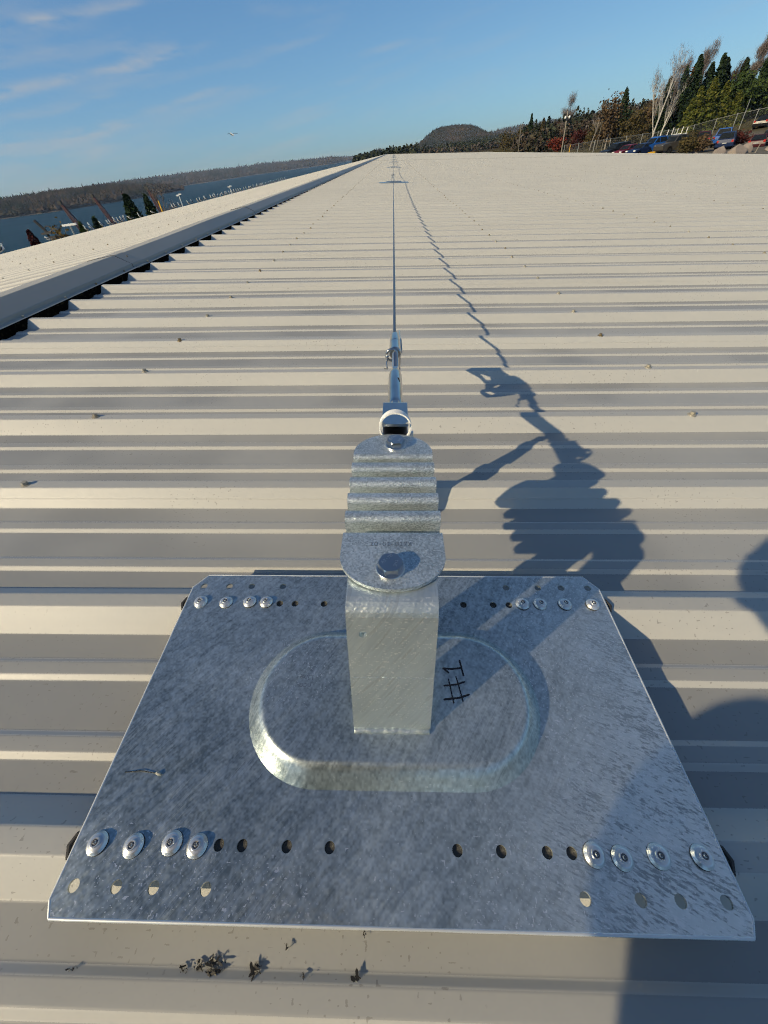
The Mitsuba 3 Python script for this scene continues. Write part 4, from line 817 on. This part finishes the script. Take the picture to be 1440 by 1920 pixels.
for (xa, ya), (xb, yb) in zip(FX[:-1], FX[1:]):
    a, b = np.array([xa, ya, gz(xa)]), np.array([xb, yb, gz(xb)]); rails.append(tube([a + [0, 0, 1.95], b + [0, 0, 1.95]], .02, 5)); n = 16
    for i in range(-n, n):
        for s in (1, -1):
            p0, p1 = i / n, i / n + .65; q0, q1 = max(p0, 0), min(p1, 1)
            if q1 - q0 < .02: continue
            h0, h1 = (q0 - p0) / .65 * 1.9, (q1 - p0) / .65 * 1.9
            if s < 0: h0, h1 = 1.9 - h0, 1.9 - h1
            mesh_.append(tube([a + (b - a) * q0 + [0, 0, .05 + h0], a + (b - a) * q1 + [0, 0, .05 + h1]], .003, 3, False))
for r_ in rails: obj('top_rail', r_, 'zinc', fe, smooth=True)
obj('wire_mesh', cat(mesh_), 'zinc', fe, kind='stuff')
def pole(name, label, x, y, z0, h, r, bsdf='wood_post', lean=0.0, cat_='pole'):
    k = thing(name, label, cat_); obj('shaft', tube([(x, y, z0), (x + lean * h, y, z0 + h)], [r, r * .7], 8), bsdf, k, smooth=True); return k, (x + lean * h, y, z0 + h)
scene['dark_wood'] = two({'type': 'diffuse', 'reflectance': rgb(.16, .15, .125)})
k, t = pole('utility_pole', 'wooden utility pole with a crossarm left of the lone narrow spruce', 35.3, 150, -3.6, 5.75, .16, 'dark_wood')
obj('crossarm', bx(t[0] - .55, t[0] + .55, 149.9, 150.1, t[2] - .35, t[2] - .12), 'dark_wood', k); obj('insulator', tube([(t[0] - .12, 150, t[2] - .1), (t[0] - .12, 150, t[2] + .28)], .09, 6), 'dark_wood', k); obj('insulator', tube([(t[0] + .4, 150, t[2] - .1), (t[0] + .4, 150, t[2] + .14)], .07, 6), 'dark_wood', k)
k, t = pole('lamp_pole', 'pale wooden pole carrying two white floodlights below its top', 34.8, 110, -3.6, 6.5, .14)
for s in (-1, 1):
    a = obj('lamp_arm', tube([(t[0], 110, t[2] - .75), (t[0] + s * .38, 109.8, t[2] - .78)], .04, 6), 'zinc', k)
    b = trimesh.creation.icosphere(2, .24); b.apply_transform(np.diag([.8, .8, 1, 1])); b.apply_translation((t[0] + s * .40, 109.7, t[2] - .88)); obj('floodlight', b, 'lamp_glass', k, smooth=True)
pole('bare_pole', 'tall bare pole leaning right among the trees', 43.7, 115, -3.6, 7.5, .11, 'dark_wood', .03)
pole('bare_pole', 'thin bare pole rising from the fence in front of the green trees', 56.9, 90.2, -2.8, 3.8, .05, 'zinc', .0)
pole('marker_post', 'short grey leaning post before the wine red bush', 36.0, 96, -3.6, 2.05, .07, 'wood_post', .05)
pole('marker_post', 'short yellow post right of the twin lamp pole', 34.4, 104, -3.6, 1.7, .08, 'yellow')
pole('marker_post', 'short grey post right of the wine red bush', 39.0, 100, -3.6, 1.9, .05, 'wood_post', .03)
pole('marker_post', 'pale slender post between two boulders at the right', 39.9, 58.9, -3.6, .75, .05, 'wood_post', .25)
k = thing('yellow_sign', 'small orange yellow sign at the right edge below the trees', 'sign'); obj('board', bx(59.6, 60.5, 87.9, 87.95, -.85, -.1), 'yellow', k); obj('post', tube([(60.0, 88.0, -2.2), (60.0, 88.0, -.2)], .04, 6), 'zinc', k)
k = thing('concrete_stop', 'orange painted block in front of the bright blue pickup', 'block'); obj('block', bx(34.9, 35.7, 72.6, 72.95, -3.6, -3.02), 'yellow', k)
k = thing('white_rack', 'white welded rack standing by the fence below the birches', 'rack')
for i in range(5): obj('upright', tube([(45.2 + .75 * i, 90, -3.6), (45.45 + .75 * i, 90, -1.35 + .15 * (i % 2))], .05, 5), 'white_plastic', k)
obj('rail', tube([(45.2, 90, -2.3), (48.6, 90, -2.1)], .05, 5), 'white_plastic', k); obj('panel', bx(46.3, 47.7, 90.08, 90.14, -2.7, -2.0), 'white_plastic', k)
def house(x, y, z, w, d, h, label):
    k = thing('white_house', label, 'house'); obj('wall', bx(x - w / 2, x + w / 2, y, y + d, z, z + h), 'white_plastic', k)
    obj('roof', yz(Polygon([(-.5, h), (d + .5, h), (d / 2, h + d * .4)]), -w / 2 - .4, w / 2 + .4), 'dark_wood', k, to_world=mv(x, y, z))
    for q in (-.25, .25): obj('window', bx(x + q * w - .6, x + q * w + .6, y - .06, y - .005, z + h * .35, z + h * .75), 'car_glass', k)
house(11.5, 395, -6.2, 9, 8, 5.5, 'small white house among the dark spruces ahead')
house(-905, 1010, -14, 14, 10, 7, 'tiny white house on the far shore at the left edge')

# ------------------------------------------------------------------ below the left eave: trees, cranes, poles
def at_left(y): return -9.2
LEAN = 0.0
C(-33.6, 61, -9.2, 9.15, 3.0, 'spruce', 301, 'largest dark pine beyond the left eave, left of the yellow post', 1.6, name='pine_tree')
C(-33.2, 65, -9.2, 8.85, 2.2, 'spruce', 302, 'slim dark pine close right of the largest pine', 1.2, name='pine_tree')
C(-40.2, 63, -9.2, 7.3, 2.3, 'spruce', 303, 'short dark pine left of the largest pine, under the second boom', 1.2, name='pine_tree')
B(-34.3, 72, -9.2, 8.6, 304, 'bare twiggy tree right of the slim pine', 0, (.12, .10, .09), .8, 'grey', 500)
C(-44.5, 56, -9.2, 7.25, 1.9, 'maroon', 305, 'dark rusty cone shaped tree far left beyond the eave', 1.2, name='conifer')
D(-38.4, 53, -9.2, 7.9, 1.4, 'gold', 306, 'golden olive tree beside the white T pole', 900, low=.3, ls=.22)
C(-37.4, 55.5, -9.2, 7.4, 1.6, 'green', 307, 'dark green tree just behind the white T pole', 1.2, name='conifer')
scene['rust_paint'] = two({'type': 'principled', 'base_color': rgb(.085, .028, .028), 'roughness': .55})
def boom(x0, y0, z0, x1, y1, z1, label, w=.42):
    k = thing('crane_boom', label, 'crane boom', 'rusty crane booms beyond the left eave'); a, b = np.array([x0, y0, z0]), np.array([x1, y1, z1]); d = (b - a) / np.linalg.norm(b - a); s = np.cross(d, [0, 1.0, 0]); s /= np.linalg.norm(s); q = np.array([0, 1.0, 0]); L = np.linalg.norm(b - a)
    cor = [(s * i + q * j) * w / 2 for i in (-1, 1) for j in (-1, 1)]
    for c in cor: obj('chord', tube([a + c, a + d * L * .8 + c, b + c * .3], .075, 5), 'rust_paint', k)
    n = int(L / .9); lat = []
    for i in range(n):
        p, r_ = a + d * L * .8 * i / n, a + d * L * .8 * (i + 1) / n
        for u_, v_ in ((0, 1), (1, 3), (3, 2), (2, 0)): lat.append(tube([p + cor[u_], r_ + cor[v_]], .025, 3, False))
    obj('lattice', cat(lat), 'rust_paint', k, kind='stuff'); obj('head', bx(b[0] - .2, b[0] + .2, b[1] - .2, b[1] + .2, b[2] - .25, b[2] + .2), 'rubber', k)
boom(-45.3, 70, -9.2, -48.5, 70, .0, 'leftmost long rusty crane boom, left of the gulls')
boom(-49.2, 85, -9.2, -52.6, 85, .2, 'second rusty crane boom, left of the largest pine')
boom(-57.4, 110, -9.2, -61.3, 110, .15, 'thin third rusty crane boom behind the pines')
boom(-34.9, 75, -9.2, -37.5, 75, .3, 'rightmost rusty crane boom beside the yellow post')
k = thing('equipment_mast', 'black mast with a crow of fittings far left beyond the eave', 'mast')
obj('shaft', tube([(-43.9, 60, -9.2), (-45.6, 60, -1.9)], .13, 6), 'rubber', k); obj('top_bar', tube([(-45.2, 60, -2.7), (-46.1, 60, -1.25)], .17, 6), 'rubber', k)
obj('platform', bx(-46.0, -44.6, 59.7, 60.3, -2.75, -2.55), 'rubber', k); obj('basket', tube([(-44.9 + .45 * math.cos(t), 60, -2.25 + .3 * math.sin(t)) for t in np.linspace(0, 6.28, 16)], .06, 5, False), 'rubber', k); obj('block', bx(-45.2, -44.4, 59.8, 60.2, -3.3, -3.0), 'rubber', k)
k = thing('tee_pole', 'pale pole with a flat T crossarm beyond the left eave', 'pole'); obj('shaft', tube([(-31.4, 45, -9.2), (-31.4, 45, -1.48)], .07, 6), 'zinc', k); obj('crossarm', bx(-32.1, -30.7, 44.9, 45.1, -1.52, -1.36), 'lamp_glass', k)
def lamp(x, y, zt, label, s=1.0):
    k = thing('yard_lamp', label, 'lamp post'); obj('shaft', tube([(x, y, -9.2), (x, y, zt)], .055 * s, 6), 'lamp_glass', k)
    for i in (-1, 1): obj('lamp_head', bx(x + i * .18 - .16, x + i * .18 + .16, y - .1, y + .1, zt - .02 + .04 * i, zt + .12 + .04 * i), 'lamp_glass', k)
lamp(-29.3, 66.5, -.86, 'white double headed yard lamp right of the yellow post'); lamp(-29.9, 90, -1.14, 'small white yard lamp far along the row of gulls')
pole('yellow_post', 'bright yellow post standing among the pines', -30.2, 62, -9.2, 8.2, .11, 'yellow')

# ------------------------------------------------------------------ gulls
scene['white_feather'] = two({'type': 'diffuse', 'reflectance': rgb(.74, .74, .72)})
scene['dark_feather'] = two({'type': 'diffuse', 'reflectance': rgb(.055, .06, .07)})
scene['beak'] = two({'type': 'diffuse', 'reflectance': rgb(.55, .35, .05)})
def ell(path, n=10): return loft([[(p[0], p[3] * math.cos(t), p[1] + p[2] * math.sin(t)) for t in np.arange(n) * 2 * np.pi / n] for p in path])
# along x: head at -x;  (x, centre z, half height, half width)
GB = ell([(.20, .175, .012, .02), (.12, .185, .045, .05), (.02, .20, .075, .075), (-.07, .235, .085, .08), (-.12, .285, .062, .058), (-.145, .325, .045, .042), (-.175, .355, .046, .042), (-.205, .36, .032, .03), (-.222, .356, .012, .012)])
GW = [ell([(.30, .165, .006, .008), (.17, .185, .022, .018), (.04, .215, .052, .022), (-.05, .235, .05, .018), (-.09, .245, .02, .008)]) for s in (-1, 1)]
GW = [trimesh.Trimesh(w.vertices * [1, 1, 1] + [0, s * .064, .018], w.faces, process=False) for w, s in zip(GW, (-1, 1))]
GK = ell([(-.215, .355, .012, .009), (-.25, .35, .009, .006), (-.272, .342, .003, .003)], 6)
GL = cat([tube([(.0, s * .03, .15), (.005, s * .032, .01), (-.04, s * .034, .006)], [.008, .006, .007], 5) for s in (-1, 1)])
GT = ell([(.18, .172, .014, .03), (.27, .162, .007, .04), (.31, .158, .004, .045)], 8)
GULL = [('body', mikit.ply(GB, 'white_feather', True)), ('wing', mikit.ply(GW[0], 'dark_feather', True)), ('wing', mikit.ply(GW[1], 'dark_feather', True)), ('beak', mikit.ply(GK, 'beak', True)), ('leg', mikit.ply(GL, 'beak', True)), ('tail', mikit.ply(GT, 'white_feather', True))]
GY = [32.3, 36.9, 42.4, 43.2, 44.9, 45.8, 46.2, 47.2, 47.9, 48.4, 49.0, 50.2, 51.9, 55.4, 61.0, 62.0, 63.4, 66.0, 67.5, 69.1, 70.2, 71.9, 72.7, 74.4, 75.5, 76.1, 77.5, 78.8, 80.4, 81.5, 82.7, 83.9, 85.1, 86.8, 88.1, 89.4, 90.8, 92.2, 93.7, 95.2, 96.2, 97.3, 98.9, 100.6, 102.3, 104.1, 105.3, 106.6, 109.1, 111.9, 114.7, 116.9, 119.2, 122.4, 124.7, 127.1, 129.3]
GLAB = ['gull cut by the left edge of the picture', 'gull sitting with its head down at the far left end of the eave', 'white gull sitting alone left of the standing pairs, near the mast', 'gull half behind the one near the mast, only its neck clear', 'upright gull just left of the leftmost long boom foot', 'gull standing in the first close pair, in front',
        'gull standing in the first close pair, behind', 'gull preening low between the first and the second pair', 'gull of the second pair, left one', 'gull of the second pair, right one', 'tallest upright gull in front of the short pine', 'gull with spread dark wings low on the eave before the largest pine', 'round white headed gull resting below the largest pine', 'gull sitting low below the bare twiggy tree']
eave = LEFT @ np.array([-26.42, 0, .034, 1]); eave = rw(eave[:3])
for i, y in enumerate(GY):
    g = np.random.default_rng(900 + i); k = thing('gull', GLAB[i] if i < len(GLAB) else 'small white gull in the long row on the left eave beyond the lamp', 'gull', 'gulls along the left eave' if i < len(GLAB) else 'long far row of gulls')
    M = mv(eave[0] + g.uniform(-.12, .18), y + g.normal(0, .15) * (i > 13), eave[2] - .004, g.normal(0, .45) + (math.pi if g.uniform() < .22 else 0), g.uniform(.9, 1.15) * (1.12 if i < 14 else 1.05))
    if i in (1, 11, 13): M = M @ np.diag([1, 1, .78, 1])
    if i not in (1, 11, 13):
        a = g.uniform(.35, .62); UP = np.array([[math.cos(a), 0, math.sin(a), 0], [0, 1, 0, 0], [-math.sin(a), 0, math.cos(a), 0], [0, 0, 0, 1.0]]); UP[:3, 3] = np.array([0, 0, .20]) - UP[:3, :3] @ np.array([.02, 0, .20])
    else: UP = np.eye(4)
    for nm, d in GULL: obj(nm, d, None, k, to_world=M if nm == 'leg' else M @ UP)
k = thing('flying_gull', 'white gull flying with outspread dark tipped wings above the river', 'gull'); M = mv(-17.91, 60, 3.71, -.6, 1.15)
obj('body', GULL[0][1], None, k, to_world=M @ mv(0, 0, -.2)); obj('beak', GULL[3][1], None, k, to_world=M @ mv(0, 0, -.2))
for s in (-1, 1):
    w = loft([[(x + c * math.cos(t), s * y, z + .012 * math.sin(t)) for t in np.arange(8) * 2 * np.pi / 8] for x, y, z, c in ((-.03, .05, .02, .10), (-.08, .25, .10, .085), (-.02, .45, .10, .07), (.06, .62, .05, .02))])
    obj('wing', w, 'dark_feather', k, to_world=M)
obj('tail', GULL[5][1], None, k, to_world=M @ mv(0, 0, -.2))

# ------------------------------------------------------------------ the photographer, crouched behind the camera (only the shadow falls into the picture)
scene['jacket'] = two({'type': 'diffuse', 'reflectance': rgb(.045, .05, .06)}); scene['trousers'] = two({'type': 'diffuse', 'reflectance': rgb(.06, .065, .085)}); scene['skin'] = two({'type': 'principled', 'base_color': rgb(.45, .27, .19), 'roughness': .5})
ph = thing('person', 'person in a dark jacket crouching low and reaching forward behind the anchor', 'person')
J = dict(hip=(-.40, -.91, .36), hipr=(-.06, -.99, .34), chest=(-.14, -.55, .42), shl=(-.355, -.365, .43), shr=(-.02, -.46, .43), neck=(-.19, -.30, .49), elr=(.06, -.50, .34), har=(.10, -.27, .45), ell=(-.24, -.55, .22), hal=(-.14, -.58, .05), kl=(-.33, -.76, .12), kr=(-.04, -.78, .12), fl=(-.48, -1.08, .07), fr=(-.06, -1.14, .07))
def bone(*q): return hull([(J[n], r) for n, r in q], 14)
bd = bone(('hip', .11), ('hipr', .13), ('chest', .12)) + bone(('chest', .12), ('shl', .08), ('shr', .085)) + bone(('shl', .06), ('hip', .10)) + bone(('chest', .12), ('neck', .06)) + bone(('shr', .07), ('elr', .052)) + bone(('elr', .05), ('har', .036)) + bone(('shl', .07), ('ell', .052)) + bone(('ell', .05), ('hal', .036))
def soft(m, n=6):
    q = unman(m.refine_to_length(.03)); q.merge_vertices(); trimesh.smoothing.filter_taubin(q, iterations=n); return q
obj('jacket', soft(bd), 'jacket', ph, smooth=True, roof=True)
lg = bone(('hip', .12), ('kl', .075)) + bone(('hipr', .12), ('kr', .075)) + bone(('kl', .07), ('fl', .05)) + bone(('kr', .07), ('fr', .05)) + bone(('hip', .12), ('hipr', .12))
obj('trousers', soft(lg), 'trousers', ph, smooth=True, roof=True)
hc = np.array([-.165, -.130, .548]); hd = hull([(hc, .085), (hc + [.02, .05, -.07], .05), (hc + [-.005, -.02, .02], .088)], 20) + hull([(J['neck'], .055), (hc - [0, .02, .05], .055)], 14) + hull([(hc + [.03, .085, -.03], .012), (hc + [.03, .10, -.045], .012)], 8)
for s in (-1, 1): hd += hull([(hc + [s * .085, -.01, -.01], .014), (hc + [s * .085, -.015, -.035], .010)], 8)
obj('head', soft(hd, 3), 'skin', ph, smooth=True, roof=True)
for s in (-1, 1):
    e = trimesh.creation.icosphere(2, .011); e.apply_translation(hc + [.02 + s * .03, .079, .0]); obj('eye', e, 'white_feather', ph, smooth=True, roof=True)
obj('mouth', tube([hc + [-.005, .092, -.075], hc + [.02, .098, -.078], hc + [.045, .092, -.075]], .004, 5), 'wine_lip' if 'wine_lip' in scene else 'car_wine', ph, roof=True)
obj('cap', soft(hull([(hc + [0, -.012, .035], .094), (hc + [0, -.02, .055], .088)], 20) + hull([(hc + [-.03, .10, .04], .02), (hc + [.07, .10, .04], .02), (hc + [.0, .05, .05], .05)], 12), 3), 'jacket', ph, smooth=True, roof=True)
for nm, base, tip in (('right', 'elr', 'har'), ('left', 'ell', 'hal')):
    b = np.array(J[tip]); d = b - np.array(J[base]); d /= np.linalg.norm(d); sdir = np.cross(d, [0, 0, 1.0]); sdir /= np.linalg.norm(sdir); nrm = np.cross(sdir, d)
    hm = hull([(b, .026), (b + d * .05 + sdir * .028, .014), (b + d * .05 - sdir * .028, .014)], 10)
    for i, l in enumerate((.062, .075, .070, .055)):
        p0 = b + d * .055 + sdir * (-.028 + .0187 * i); p1 = p0 + d * l * .55 - nrm * .012; p2 = p1 + d * l * .35 - nrm * .03; hm += hull([(p0, .010), (p1, .009)], 8) + hull([(p1, .009), (p2, .008)], 8)
    th_ = b + d * .01 + sdir * (.03 if nm == 'right' else -.03); hm += hull([(th_, .012), (th_ + d * .045 + sdir * (.018 if nm == 'right' else -.018), .010)], 8)
    q = unman(hm.refine_to_length(.006)); q.merge_vertices(); trimesh.smoothing.filter_taubin(q, iterations=4); obj('hand', q, 'skin', ph, smooth=True, roof=True)
for n in ('fl', 'fr'): obj('boot', soft(hull([(np.array(J[n]) + [0, .06, -.01], .055), (np.array(J[n]) + [0, -.02, -.02], .05), (np.array(J[n]) + [0, -.14, -.025], .042)], 14), 3), 'rubber', ph, smooth=True, roof=True)
